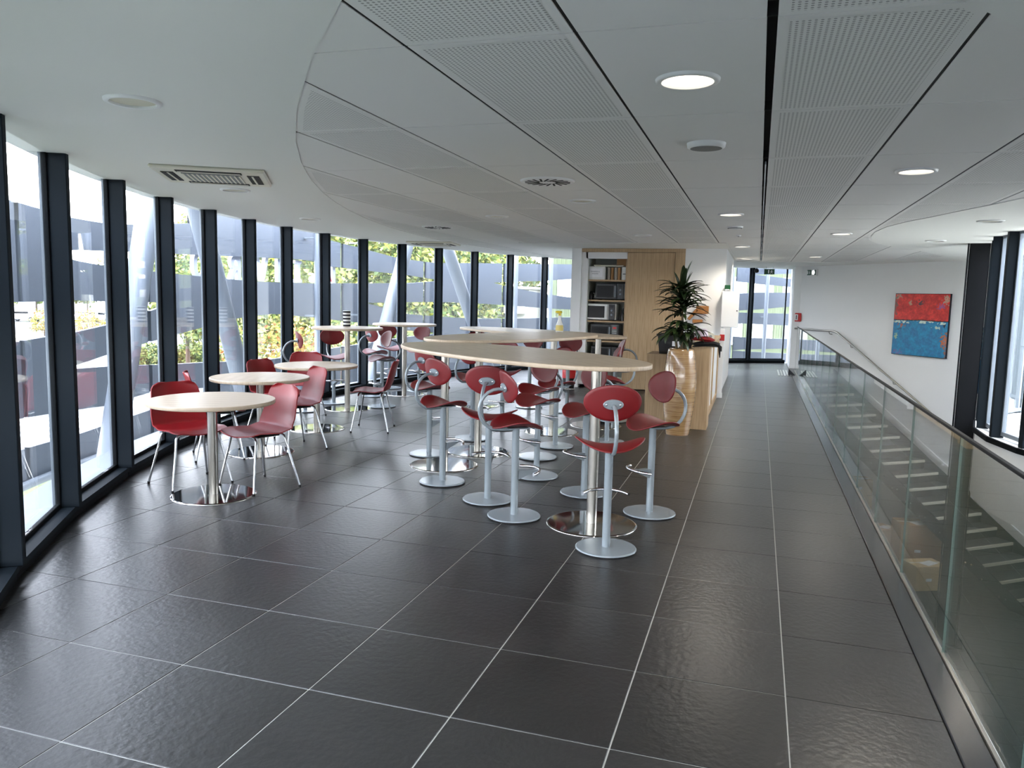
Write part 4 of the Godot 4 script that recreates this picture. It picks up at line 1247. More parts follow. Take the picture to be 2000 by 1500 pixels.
func build_kitchen():
	# white block with a recess for the cupboard
	var y := HC + 0.08
	wall("wall_kitchen_left", [Vector2(-3.12, KZ + 0.02), Vector2(-2.955, KZ + 0.02), Vector2(-2.955, -17.0), Vector2(-3.12, -17.0)], 0.0, y, M.white_wall, "white wall end left of the wooden cupboard")
	wall("wall_kitchen_right", [Vector2(-1.2, KZ + 0.02), Vector2(-0.54, KZ + 0.02), Vector2(-0.54, -17.0), Vector2(-1.2, -17.0)], 0.0, y, M.white_wall, "white wall right of the wooden cupboard, behind the plant")
	wall("wall_kitchen_back", [Vector2(-2.955, -13.98), Vector2(-1.2, -13.98), Vector2(-1.2, -17.0), Vector2(-2.955, -17.0)], 0.0, y, M.pale_wall, "back wall of the cupboard recess")
	wall("baseboard_kitchen", [Vector2(-3.13, KZ + 0.035), Vector2(-2.95, KZ + 0.035), Vector2(-2.95, KZ + 0.02), Vector2(-3.13, KZ + 0.02)], 0.0, 0.09, M.white_satin, "white skirting of the wall end left of the cupboard")
	var c := thing("cupboard", "wide light wood cupboard with a sliding door beside open shelves of microwaves", "cupboard", Vector3(-2.07, 0, KZ))
	# local: x from -0.885 to 0.87
	part("frame", B.new().box(Vector3(0, 2.375, -0.03), Vector3(1.755, 0.06, 0.1), 0.003).box(Vector3(0.79, 1.19, -0.03), Vector3(0.16, 2.31, 0.1), 0.003).box(Vector3(-0.1, 1.2, -0.06), Vector3(0.045, 2.29, 0.03), 0.003), M.wood_panel, c)
	part("inner_trim", B.new().box(Vector3(-0.83, 1.2, -0.05), Vector3(0.11, 2.29, 0.05), 0.003).box(Vector3(-0.45, 2.29, -0.05), Vector3(0.72, 0.11, 0.05), 0.003), M.white_satin, c)
	part("carcass", B.new().box(Vector3(-0.78, 1.2, -0.38), Vector3(0.02, 2.3, 0.58)).box(Vector3(-0.08, 1.2, -0.38), Vector3(0.02, 2.3, 0.58)).box(Vector3(-0.43, 1.2, -0.665), Vector3(0.72, 2.3, 0.015)), M.pale_wall, c)
	for h in [1.88, 1.532, 1.175, 0.83, 0.45]:
		part("shelf", B.new().box(Vector3(-0.43, h - 0.014, -0.36), Vector3(0.68, 0.028, 0.56), 0.002), M.wood_panel, c)
	part("plinth", B.new().box(Vector3(-0.43, 0.1, -0.12), Vector3(0.7, 0.2, 0.06), 0.003), M.cream, c)
	part("sliding_door", B.new().box(Vector3(0.305, 1.18, -0.02), Vector3(0.8, 2.32, 0.03), 0.003), M.wood_panel, c)
	part("door_groove", B.new().box(Vector3(0.718, 1.18, -0.018), Vector3(0.012, 2.32, 0.03), 0.002), M.cardboard, c)
	part("door_pull", B.new().box(Vector3(0.63, 0.42, -0.004), Vector3(0.02, 0.03, 0.012), 0.003), M.black_plastic, c)
	var on := func(x: float, h: float, z: float) -> Vector3: return Vector3(-2.07 + x, h, KZ + z)
	microwave("black and silver microwave on the second shelf of the cupboard", on.call(-0.395, 1.532, -0.3), 0.51, 0.285, M.dark_glass, M.alu)
	microwave("white-framed microwave on the third shelf of the cupboard", on.call(-0.54, 1.175, -0.3), 0.525, 0.29, M.white_plastic, M.white_plastic)
	microwave("grey microwave with a red display on the fourth shelf, half hidden behind the tables", on.call(-0.47, 0.83, -0.3), 0.5, 0.28, M.dark_glass, M.grey_plastic, true)
	microwave("dark microwave on the lowest open shelf, almost lost in shadow", on.call(-0.45, 0.45, -0.3), 0.5, 0.28, M.dark_glass, M.black_plastic)
	var bx := thing("label_box", "white cardboard box with a written label at the left of the top shelf", "box", on.call(-0.645, 1.88, -0.25))
	part("carton", B.new().box(Vector3(0, 0.112, 0), Vector3(0.31, 0.224, 0.3), 0.004), M.white_plastic, bx)
	var lab := part("paper_label", B.new().box(Vector3(0, 0.115, 0.152), Vector3(0.23, 0.15, 0.002)), M.paper, bx)
	for i in 2:
		var tm := TextMesh.new()
		tm.text = ["Gobelets a", "recycler"][i]
		tm.font_size = 16
		tm.pixel_size = 0.0019
		tm.depth = 0.001
		obj("writing", tm, M.grey_plastic, lab).position = Vector3(-0.015, 0.14 - 0.035 * i, 0.1535)
	for i in 5:
		var cup := thing("cup_stack", "%s stack of drinking cups counted from the white box on the top shelf" % ["first", "second", "third", "fourth", "fifth"][i], "cup stack", on.call(-0.44 + 0.062 * i, 1.88, -0.2), 0.0, "stacks of cups on the top shelf")
		var b := B.new()
		for k in 7: b.lathe([[Vector2(0.022, 0.028 * k), Vector2(0.0285, 0.03 * k + 0.026)], [Vector2(0.0285, 0.03 * k + 0.026), Vector2(0.03, 0.03 * k + 0.03)]], 16)
		part("cups", b, M.cup if i % 2 == 0 else M.cardboard, cup)
	var b2 := thing("carton", "small white carton with printing at the right of the top shelf", "box", on.call(-0.145, 1.88, -0.25))
	part("body", B.new().box(Vector3(0.0, 0.11, 0), Vector3(0.1, 0.22, 0.3), 0.003), M.white_plastic, b2)
	part("print", B.new().box(Vector3(0.0, 0.1, 0.151), Vector3(0.07, 0.018, 0.002)), M.grey_plastic, b2)
	var tr := thing("tray", "flat pale tray lying across the cups and the white box", "tray", on.call(-0.43, 2.106, -0.25))
	part("tray_plate", B.new().box(Vector3(0, 0.008, 0), Vector3(0.5, 0.016, 0.28), 0.006), M.cream, tr)
	part("tray_rim", B.new().box(Vector3(0, 0.02, 0.14), Vector3(0.52, 0.012, 0.012), 0.004), M.cream, tr)
	var b3 := thing("brown_box", "small brown box on the tray at the top of the cupboard", "box", on.call(-0.22, 2.125, -0.3))
	part("body", B.new().box(Vector3(0, 0.06, 0), Vector3(0.18, 0.12, 0.2), 0.003), M.cardboard, b3)
	part("tape", B.new().box(Vector3(0, 0.121, 0), Vector3(0.04, 0.002, 0.2)), M.cream, b3)
	var kt := thing("jug", "dark jug left of the upper microwave on the second shelf", "jug", on.call(-0.735, 1.532, -0.2))
	part("body", B.new().lathe([[Vector2(0.035, 0), Vector2(0.04, 0.06), Vector2(0.03, 0.13), Vector2(0.022, 0.14)], [Vector2(0.022, 0.14), Vector2(0, 0.15)]], 18), M.black_plastic, kt)
	part("handle", B.new().tube([Vector3(0.03, 0.12, 0), Vector3(0.065, 0.1, 0), Vector3(0.06, 0.04, 0), Vector3(0.035, 0.03, 0)], [0.006], 8), M.white_plastic, kt)
	var fl := thing("bottle", "dark bottle right of the white-framed microwave", "bottle", on.call(-0.17, 1.175, -0.2))
	part("body", B.new().lathe([[Vector2(0.03, 0), Vector2(0.032, 0.1), Vector2(0.012, 0.16), Vector2(0.011, 0.21)], [Vector2(0.011, 0.21), Vector2(0, 0.212)]], 18), M.black_plastic, fl)
	part("cap", B.new().lathe([[Vector2(0.013, 0.205), Vector2(0.013, 0.225)], [Vector2(0.013, 0.225), Vector2(0, 0.225)]], 14), M.grey_plastic, fl)
	var bin := thing("waste_bin", "dark bin with a red lid by the white wall left of the cupboard", "bin", Vector3(-3.02, 0.0, -12.9))
	part("body", B.new().lathe([[Vector2(0.09, 0), Vector2(0.11, 0.2)], [Vector2(0.11, 0.2), Vector2(0.112, 0.21)]], 24), M.black_plastic, bin)
	part("lid", B.new().lathe([[Vector2(0.112, 0.2), Vector2(0.115, 0.34), Vector2(0.1, 0.4), Vector2(0.0, 0.42)]], 24), M.alarm_red, bin)
	# white cabinet sticking out at the wall's corner, call point and notices
	var pc := thing("wall_cabinet", "plain white flat cabinet sticking out into the corridor at the wall's corner", "cabinet", Vector3(-0.44, 1.14, -13.2))
	part("body", B.new().box(Vector3(0, 0.29, 0), Vector3(0.27, 0.58, 0.16), 0.006), M.white_satin, pc)
	part("door_seam", B.new().box(Vector3(0.0, 0.29, 0.081), Vector3(0.25, 0.56, 0.003), 0.001), M.white_satin, pc)
	part("lock", B.new().lathe([[Vector2(0, 0.01), Vector2(0.01, 0.008), Vector2(0.011, 0)]], 10), M.black_plastic, pc).transform = Transform3D(Basis(Vector3.RIGHT, PI / 2), Vector3(0.11, 0.27, 0.082))
	var gc := thing("call_point", "small dark green call point standing above the white cabinet", "call point", Vector3(-0.5, 1.74, -13.22))
	part("body", B.new().box(Vector3(0, 0.045, 0), Vector3(0.09, 0.075, 0.05), 0.006), M.sign_green, gc)
	part("window", B.new().box(Vector3(0, 0.01, 0.0), Vector3(0.07, 0.02, 0.05), 0.003), M.white_plastic, gc)
	var rs := thing("red_sign", "small red square sign on the pale post below the white cabinet", "sign", Vector3(-0.53, 0.98, -12.9))
	part("plate", B.new().box(Vector3(0, 0, 0), Vector3(0.075, 0.1, 0.012), 0.003), M.alarm_red, rs)
	part("mount", B.new().box(Vector3(0, 0, -0.02), Vector3(0.04, 0.04, 0.03), 0.002), M.white_satin, rs)
	var po := thing("pale_post", "slim pale post standing at the end of the counter in the corridor", "post", Vector3(-0.53, 0, -13.0))
	part("shaft", B.new().box(Vector3(0, 0.56, 0.02), Vector3(0.07, 1.12, 0.07), 0.004), M.white_satin, po)
	part("foot", B.new().box(Vector3(0, 0.04, 0.02), Vector3(0.085, 0.08, 0.085), 0.003), M.white_satin, po)

func microwave(label: String, at: Vector3, w: float, h: float, face: Material, body: Material, red_display := false):
	var m := thing("microwave", label, "microwave", at, 0.0, "microwaves in the cupboard")
	var d := 0.34
	part("case", B.new().box(Vector3(0, h * 0.5 + 0.008, -0.01), Vector3(w, h - 0.016, d), 0.008), body if body != M.alu else M.alu, m)
	var z := d * 0.5 - 0.01
	part("door", B.new().box(Vector3(-w * 0.13, h * 0.5 + 0.005, z + 0.012), Vector3(w * 0.7, h * 0.92, 0.026), 0.006), face if face != M.dark_glass else M.black_plastic, m)
	var door: Node = m.get_child(1)
	part("door_window", B.new().box(Vector3(-w * 0.16, h * 0.5 + 0.005, z + 0.026), Vector3(w * 0.56, h * 0.7, 0.004), 0.001), M.dark_glass, door)
	part("handle", B.new().box(Vector3(w * 0.19, h * 0.5 + 0.005, z + 0.04), Vector3(0.025, h * 0.7, 0.03), 0.008), M.white_plastic if face == M.white_plastic else M.alu, door)
	part("control_panel", B.new().box(Vector3(w * 0.36, h * 0.5 + 0.005, z + 0.01), Vector3(w * 0.2, h * 0.92, 0.022), 0.004), M.grey_plastic if red_display else M.black_plastic, m)
	var cp: Node = m.get_child(2)
	if red_display:
		part("display", B.new().box(Vector3(w * 0.36, h * 0.8, z + 0.022), Vector3(w * 0.12, h * 0.12, 0.004)), M.alarm_red, cp)
		for i in 4:
			for j in 3: part("button", B.new().box(Vector3(w * (0.31 + 0.05 * j), h * (0.6 - 0.12 * i), z + 0.022), Vector3(0.016, 0.014, 0.005), 0.002), M.white_plastic, cp)
	else:
		for y in [0.62, 0.36]:
			part("knob", B.new().lathe([[Vector2(0, 0.022), Vector2(0.017, 0.02)], [Vector2(0.017, 0.02), Vector2(0.021, 0.0)]], 18), M.alu, cp).transform = Transform3D(Basis(Vector3.RIGHT, PI / 2), Vector3(w * 0.36, h * y, z + 0.02))
		part("display", B.new().box(Vector3(w * 0.36, h * 0.84, z + 0.022), Vector3(w * 0.11, h * 0.08, 0.003)), M.navy, cp)
	part("feet", B.new().box(Vector3(-w * 0.4, 0.004, 0), Vector3(0.03, 0.008, 0.25)).box(Vector3(w * 0.4, 0.004, 0), Vector3(0.03, 0.008, 0.25)), M.rubber, m)

# ---------------------------------------------------------------- counter, vase and plant
func build_counter():
	var c := thing("counter", "light wood counter behind the vase, its left part lower than its right end", "counter", Vector3(-0.9, 0, -9.6))
	part("low_body", B.new().box(Vector3(-0.13, 0.45, -0.3), Vector3(0.5, 0.9, 0.58), 0.004), M.wood_panel, c)
	part("end_panel", B.new().box(Vector3(0.265, 0.515, -0.2), Vector3(0.22, 1.03, 0.4), 0.004), M.wood_panel, c)
	part("worktop", B.new().box(Vector3(0.1, 0.99, -1.9), Vector3(0.5, 0.04, 3.0), 0.004), M.wood_panel, c)
	part("front_panel", B.new().box(Vector3(0.3, 0.5, -1.9), Vector3(0.02, 0.94, 2.9)), M.white_satin, c)
	part("edge_frame", B.new().box(Vector3(0.315, 0.04, -1.9), Vector3(0.03, 0.08, 3.0), 0.003).box(Vector3(0.315, 0.95, -1.9), Vector3(0.03, 0.06, 3.0), 0.003).box(Vector3(0.315, 0.5, -3.3), Vector3(0.03, 0.98, 0.12), 0.003).box(Vector3(0.315, 0.5, -1.9), Vector3(0.03, 0.98, 0.05), 0.003), M.wood_panel, c)
	var tub := thing("plastic_tub", "black plastic tub with a white label standing on the low end of the counter", "tub", Vector3(-0.95, 0.9, -9.86))
	var w := B.new().flat()
	for s in [[0.0, 0.19, 0.15], [0.235, 0.215, 0.18]]: pass
	var lo := [Vector3(-0.19, 0, -0.15), Vector3(0.19, 0, -0.15), Vector3(0.19, 0, 0.15), Vector3(-0.19, 0, 0.15)]
	var hi := [Vector3(-0.215, 0.235, -0.18), Vector3(0.215, 0.235, -0.18), Vector3(0.215, 0.235, 0.18), Vector3(-0.215, 0.235, 0.18)]
	for k in 4: w.quad(lo[k], lo[(k + 1) % 4], hi[(k + 1) % 4], hi[k], (lo[k] + lo[(k + 1) % 4]))
	w.quad(lo[0], lo[1], lo[2], lo[3], Vector3.DOWN)
	w.quad(lo[0] * 0.97 + Vector3(0, 0.01, 0), lo[1] * 0.97 + Vector3(0, 0.01, 0), lo[2] * 0.97 + Vector3(0, 0.01, 0), lo[3] * 0.97 + Vector3(0, 0.01, 0), Vector3.UP)
	part("tub_body", w, M.black_plastic, tub)
	var rim := B.new()
	for s in [-1.0, 1.0]: rim.box(Vector3(0, 0.235, 0.185 * s), Vector3(0.45, 0.02, 0.02), 0.005).box(Vector3(0.22 * s, 0.235, 0), Vector3(0.02, 0.02, 0.38), 0.005)
	part("tub_rim", rim, M.black_plastic, tub)
	part("paper_label", B.new().box(Vector3(0.02, 0.13, 0.172), Vector3(0.11, 0.06, 0.003)).box(Vector3(0.035, 0.085, 0.166), Vector3(0.03, 0.05, 0.003)), M.paper, tub)
	# folded clothes
	var cl := thing("dark_cloth", "black cloth with hanging fringe folded on the end of the counter", "cloth", Vector3(-0.59, 1.01, -9.72))
	var fold := func(wx: float, wz: float, y: float, th: float, ph: float) -> B:
		var b := B.new()
		var f := func(u, v):
			var a: float = TAU * v
			var r: float = u
			var x: float = wx * r * signf(cos(a)) * pow(absf(cos(a)), 0.6); var z: float = wz * r * signf(sin(a)) * pow(absf(sin(a)), 0.6)
			return Vector3(x, y + th * (1.0 - pow(r, 3.0)) + 0.008 * sin(14.0 * x + ph) * r, z)
		disc_shell(b, f, 8, 32, 0.012)
		return b
	part("folded_cloth", fold.call(0.17, 0.14, 0.035, 0.03, 0.0), M.cloth_black, cl)
	part("lower_fold", fold.call(0.175, 0.15, 0.012, 0.03, 1.0), M.cloth_black, cl)
	part("fringe", B.new().tube([Vector3(0.12, 0.03, 0.1), Vector3(0.17, 0.01, 0.12), Vector3(0.175, -0.06, 0.12), Vector3(0.18, -0.12, 0.118)], [0.014, 0.016, 0.012, 0.006], 8).tube([Vector3(0.15, 0.03, 0.04), Vector3(0.185, 0.0, 0.05), Vector3(0.19, -0.05, 0.05)], [0.014, 0.014, 0.008], 8), M.cloth_black, cl)
	var rc := thing("red_cloth", "folded red cloth lying on the black cloth on the counter", "cloth", Vector3(-0.62, 1.085, -9.73))
	part("folded_cloth", fold.call(0.14, 0.12, 0.012, 0.03, 2.0), M.cloth_red, rc)
	part("inner_fold", fold.call(0.12, 0.1, 0.0, 0.03, 3.0), M.cloth_red, rc)
	var hat := thing("pale_bowl", "pale mauve upturned bowl on top of the red cloth", "bowl", Vector3(-0.66, 1.135, -9.76))
	part("bowl", B.new().lathe([[Vector2(0.095, 0), Vector2(0.085, 0.06), Vector2(0.07, 0.085)], [Vector2(0.07, 0.085), Vector2(0, 0.09)]], 28), M.mauve, hat)
	part("brim", B.new().lathe([[Vector2(0.09, 0.003), Vector2(0.115, 0.0)], [Vector2(0.115, 0.0), Vector2(0.09, -0.004)]], 28), M.mauve, hat)
	var roll := thing("paper_roll", "roll of pale paper lying on the counter beside the white wall", "paper roll", Vector3(-0.72, 1.065, -11.6), deg_to_rad(20))
	part("roll", B.new().tube([Vector3(-0.02, 0, 0.35), Vector3(-0.02, 0, -0.35)], [0.055], 20), M.cream, roll)
	part("core", B.new().tube([Vector3(-0.02, 0, 0.355), Vector3(-0.02, 0, -0.355)], [0.02], 12), M.grey_plastic, roll)
	var wd := thing("wooden_shelf", "small slanted light wood bracket shelf on the white wall behind the plant", "wall shelf", Vector3(-0.95, 1.2, KZ + 0.03))
	part("upper_board", B.new().box(Vector3(0.07, 0.21, 0.05), Vector3(0.2, 0.13, 0.06), 0.006), M.box_wood, wd)
	part("slanted_board", B.new().box(Vector3(-0.08, 0.13, 0.05), Vector3(0.05, 0.22, 0.06), 0.006, Basis(Vector3.BACK, -0.7)), M.box_wood, wd)
	part("lower_board", B.new().box(Vector3(0.0, 0.02, 0.05), Vector3(0.16, 0.06, 0.06), 0.006), M.box_wood, wd)
	# vase
	var v := thing("floor_vase", "tall glossy floor vase of banded golden wood holding the plant", "vase", Vector3(-0.826, 0, -9.17))
	var p := [Vector2(0.132, 0.0), Vector2(0.14, 0.05), Vector2(0.158, 0.18), Vector2(0.178, 0.34), Vector2(0.19, 0.5), Vector2(0.191, 0.62), Vector2(0.182, 0.76), Vector2(0.165, 0.9), Vector2(0.15, 0.985), Vector2(0.143, 1.005), Vector2(0.136, 1.008), Vector2(0.13, 1.0), Vector2(0.14, 0.9)]
	part("body", B.new().lathe([p, [Vector2(0.14, 0.9), Vector2(0, 0.9)], [Vector2(0.132, 0.0), Vector2(0, 0.0)]], 56), M.vase_wood, v)
	var pl := thing("potted_plant", "tall dragon plant with long drooping dark leaves growing from the wooden vase", "plant", Vector3(-0.826, 0.9, -9.17))
	part("soil", B.new().lathe([[Vector2(0.0, 0.012), Vector2(0.135, 0.008)]], 24), M.bark, pl)
	var canes := [[Vector3(0.0, 0, 0.01), Vector3(0.0, 0.4, 0.0), Vector3(-0.02, 0.72, 0.0)], [Vector3(0.04, 0, -0.02), Vector3(0.05, 0.18, -0.02), Vector3(0.06, 0.3, -0.03)], [Vector3(-0.04, 0, 0.0), Vector3(-0.06, 0.16, 0.01), Vector3(-0.08, 0.28, 0.02)]]
	for cn in canes: part("cane", B.new().tube(cn, [0.016, 0.014, 0.012], 10), M.stalk, pl)
	var r2 := RandomNumberGenerator.new()
	r2.seed = 5
	for k in 150:
		var upper := k < 92
		var hub: Vector3 = Vector3(-0.02, 0.47 + 0.34 * r2.randf(), 0) if upper else [Vector3(0.06, 0.26, -0.03), Vector3(-0.08, 0.24, 0.02), Vector3(0.0, 0.32, 0.04)][k % 3] + Vector3(0, 0.1 * r2.randf(), 0)
		var az := k * 2.39996 + r2.randf_range(-0.3, 0.3)
		var elev := r2.randf_range(-0.15, 0.75) if upper else r2.randf_range(-0.3, 0.45)
		if upper and k % 9 == 0: elev = r2.randf_range(1.0, 1.35)
		var length := r2.randf_range(0.27, 0.36) if upper else r2.randf_range(0.22, 0.32)
		var droop := (r2.randf_range(0.5, 1.1) if upper else r2.randf_range(0.9, 1.7)) * (0.35 if elev > 0.9 else 1.0)
		part("leaf", long_leaf(hub, az, elev, length, droop, r2.randf_range(0.023, 0.034)), M["leaf%d" % (r2.randi() % 3)], pl)

func long_leaf(hub: Vector3, az: float, elev: float, length: float, droop: float, half: float) -> B:
	var b := B.new()
	b.smooth()
	var pts := []
	var p := hub
	var e := elev
	var n := 8
	for i in n + 1:
		pts.append([p, e, half * (0.45 + 0.55 * sin(PI * minf(1.0, 0.15 + 0.9 * i / n))) * (1.0 if i < n else 0.05)])
		p += Vector3(cos(az) * cos(e), sin(e), sin(az) * cos(e)) * length / n
		e -= droop / n * (0.4 + 1.4 * i / n)
	var side := Vector3(-sin(az), 0, cos(az))
	for i in n:
		var u0 := Vector3(-cos(az) * sin(pts[i][1]), cos(pts[i][1]), -sin(az) * sin(pts[i][1]))
		var a: Vector3 = pts[i][0]; var c: Vector3 = pts[i + 1][0]
		for s in [-1.0, 1.0]:
			b.quad(a, a + side * pts[i][2] * s + u0 * pts[i][2] * 0.35, c + side * pts[i + 1][2] * s + u0 * pts[i + 1][2] * 0.35, c, u0)
	return b

# ---------------------------------------------------------------- things in the ceiling
func downlight(label: String, x: float, z: float, lit: bool):
	var l := thing("downlight", label, "ceiling light", Vector3(x, HC - (0.006 if not lit and (x < -2.75 or x > 2.0) else 0.0), z), 0.0, "lit downlights" if lit else "unlit downlights")
	part("trim_ring", B.new().lathe([[Vector2(0.099, 0.0), Vector2(0.1, -0.012)], [Vector2(0.1, -0.012), Vector2(0.112, -0.013), Vector2(0.122, -0.009), Vector2(0.124, 0.0)]], 40), M.white_satin, l)
	part("lens", B.new().lathe([[Vector2(0, -0.002), Vector2(0.1, -0.002)]], 36), M.lamp_on if lit else M.cream, l)
	if lit: spot(l, Vector3(0, -0.03, 0), 0.42)

func build_lamps():
	downlight("lit round downlight nearest the photographer, top centre of the photo", -0.31, -3.17, true)
	downlight("lit round downlight to the right of the perforated row, second nearest", 0.9, -5.56, true)
	downlight("lit round downlight above the corridor, just nearer than the small smoke detector", -0.31, -8.04, true)
	downlight("lit round downlight right of the ceiling's bright joint, third nearest on that side", 0.91, -10.35, true)
	downlight("lit round downlight over the corridor beside the cupboard block", -0.3, -12.73, true)
	downlight("lit round downlight farthest along the right-hand row", 0.94, -15.45, true)
	downlight("lit round downlight farthest along the corridor, before the exit sign", -0.28, -16.36, true)
	downlight("unlit round downlight in the panels between the two swirl air outlets, nearer of two", -1.53, -6.84, false)
	downlight("unlit round downlight in the panels close to the cupboard", -1.53, -10.56, false)
	downlight("unlit round downlight left of the others in the panelled field", -2.73, -8.05, false)
	downlight("unlit round downlight in the plaster beside the nearer air conditioning cassette", -4.29, -5.72, false)
	downlight("unlit round downlight in the plaster at the upper left of the photo", -2.76, -2.96, false)
	downlight("unlit round downlight in the plaster above the seventh window", -5.05, -8.1, false)
	downlight("unlit round downlight in the plaster on the right, nearer of the two there", 2.12, -8.8, false)
	downlight("unlit round downlight in the plaster on the right, farther of the two there", 2.14, -11.41, false)
	var sp := thing("ceiling_speaker", "round white ceiling unit with a grey mesh behind the nearest lit downlight", "speaker", Vector3(-0.32, HC, -4.45))
	part("housing", B.new().lathe([[Vector2(0.085, -0.028), Vector2(0.1, -0.022), Vector2(0.104, 0.0)]], 36), M.white_satin, sp)
	part("mesh", B.new().lathe([[Vector2(0, -0.031), Vector2(0.085, -0.028)]], 36), M.grey_plastic, sp)
	var sd := thing("smoke_detector", "small white smoke detector over the corridor beyond the speaker", "smoke detector", Vector3(-0.31, HC, -9.41))
	part("housing", B.new().lathe([[Vector2(0, -0.035), Vector2(0.06, -0.03), Vector2(0.085, -0.012), Vector2(0.09, 0.0)]], 32), M.white_satin, sd)
	part("vent_slot", B.new().lathe([[Vector2(0.078, -0.022), Vector2(0.082, -0.015)]], 32), M.grey_plastic, sd)
	var s2 := thing("ceiling_sensor", "tiny sensor in the ceiling behind the smoke detector", "sensor", Vector3(-0.3, HC, -10.6))
	part("housing", B.new().lathe([[Vector2(0, -0.02), Vector2(0.03, -0.016), Vector2(0.035, 0.0)]], 20), M.white_satin, s2)
	part("eye", B.new().lathe([[Vector2(0, -0.026), Vector2(0.012, -0.018)]], 12), M.grey_plastic, s2)
	for d in [[-1.53, -5.65, "round swirl air outlet with dark slots, the nearer one among the panels"], [-3.93, -9.26, "round swirl air outlet with dark slots, the farther one near the plaster edge"]]:
		var o := thing("swirl_diffuser", d[2], "air outlet", Vector3(d[0], HC, d[1]), 0.0, "swirl air outlets")
		part("disc", B.new().lathe([[Vector2(0, -0.012), Vector2(0.02, -0.014), Vector2(0.19, -0.012)], [Vector2(0.19, -0.012), Vector2(0.2, -0.008), Vector2(0.202, 0.0)]], 44), M.white_satin, o)
		for k in 18:
			var a := TAU * k / 18.0
			part("slot", B.new().box(Vector3.ZERO, Vector3(0.115, 0.004, 0.016), 0.001), M.dark, o).transform = Transform3D(Basis(Vector3.UP, a + 0.35), Vector3(cos(a) * 0.112, -0.0125, -sin(a) * 0.112))
	for d in [[-3.89, -4.95, 30.5, "square white air conditioning cassette in the plaster at the upper left"], [-5.2, -12.1, 10.0, "square white air conditioning cassette far back above the tall round tables"]]:
		var o := thing("air_cassette", d[3], "air conditioner", Vector3(d[0], HC - 0.006, d[1]), deg_to_rad(d[2]), "air conditioning cassettes")
		part("panel", B.new().box(Vector3(0, -0.012, 0), Vector3(0.76, 0.028, 0.76), 0.01), M.cream_satin, o)
		part("grille", B.new().box(Vector3(0, -0.028, 0), Vector3(0.4, 0.006, 0.4), 0.002), M.grey_plastic, o)
		for k in 13: part("grille_bar", B.new().box(Vector3(-0.19 + 0.032 * k, -0.032, 0), Vector3(0.012, 0.006, 0.39), 0.001), M.cream_satin, o)
		for k in 4:
			var bs := Basis(Vector3.UP, k * PI / 2)
			var sl := part("outlet", B.new().box(Vector3(0, -0.027, 0.29), Vector3(0.44, 0.006, 0.085), 0.001), M.dark, o)
			sl.transform = Transform3D(bs, Vector3.ZERO)
			part("louvre", B.new().box(Vector3(0, -0.031, 0.285), Vector3(0.42, 0.004, 0.014), 0.001), M.cream_satin, sl)

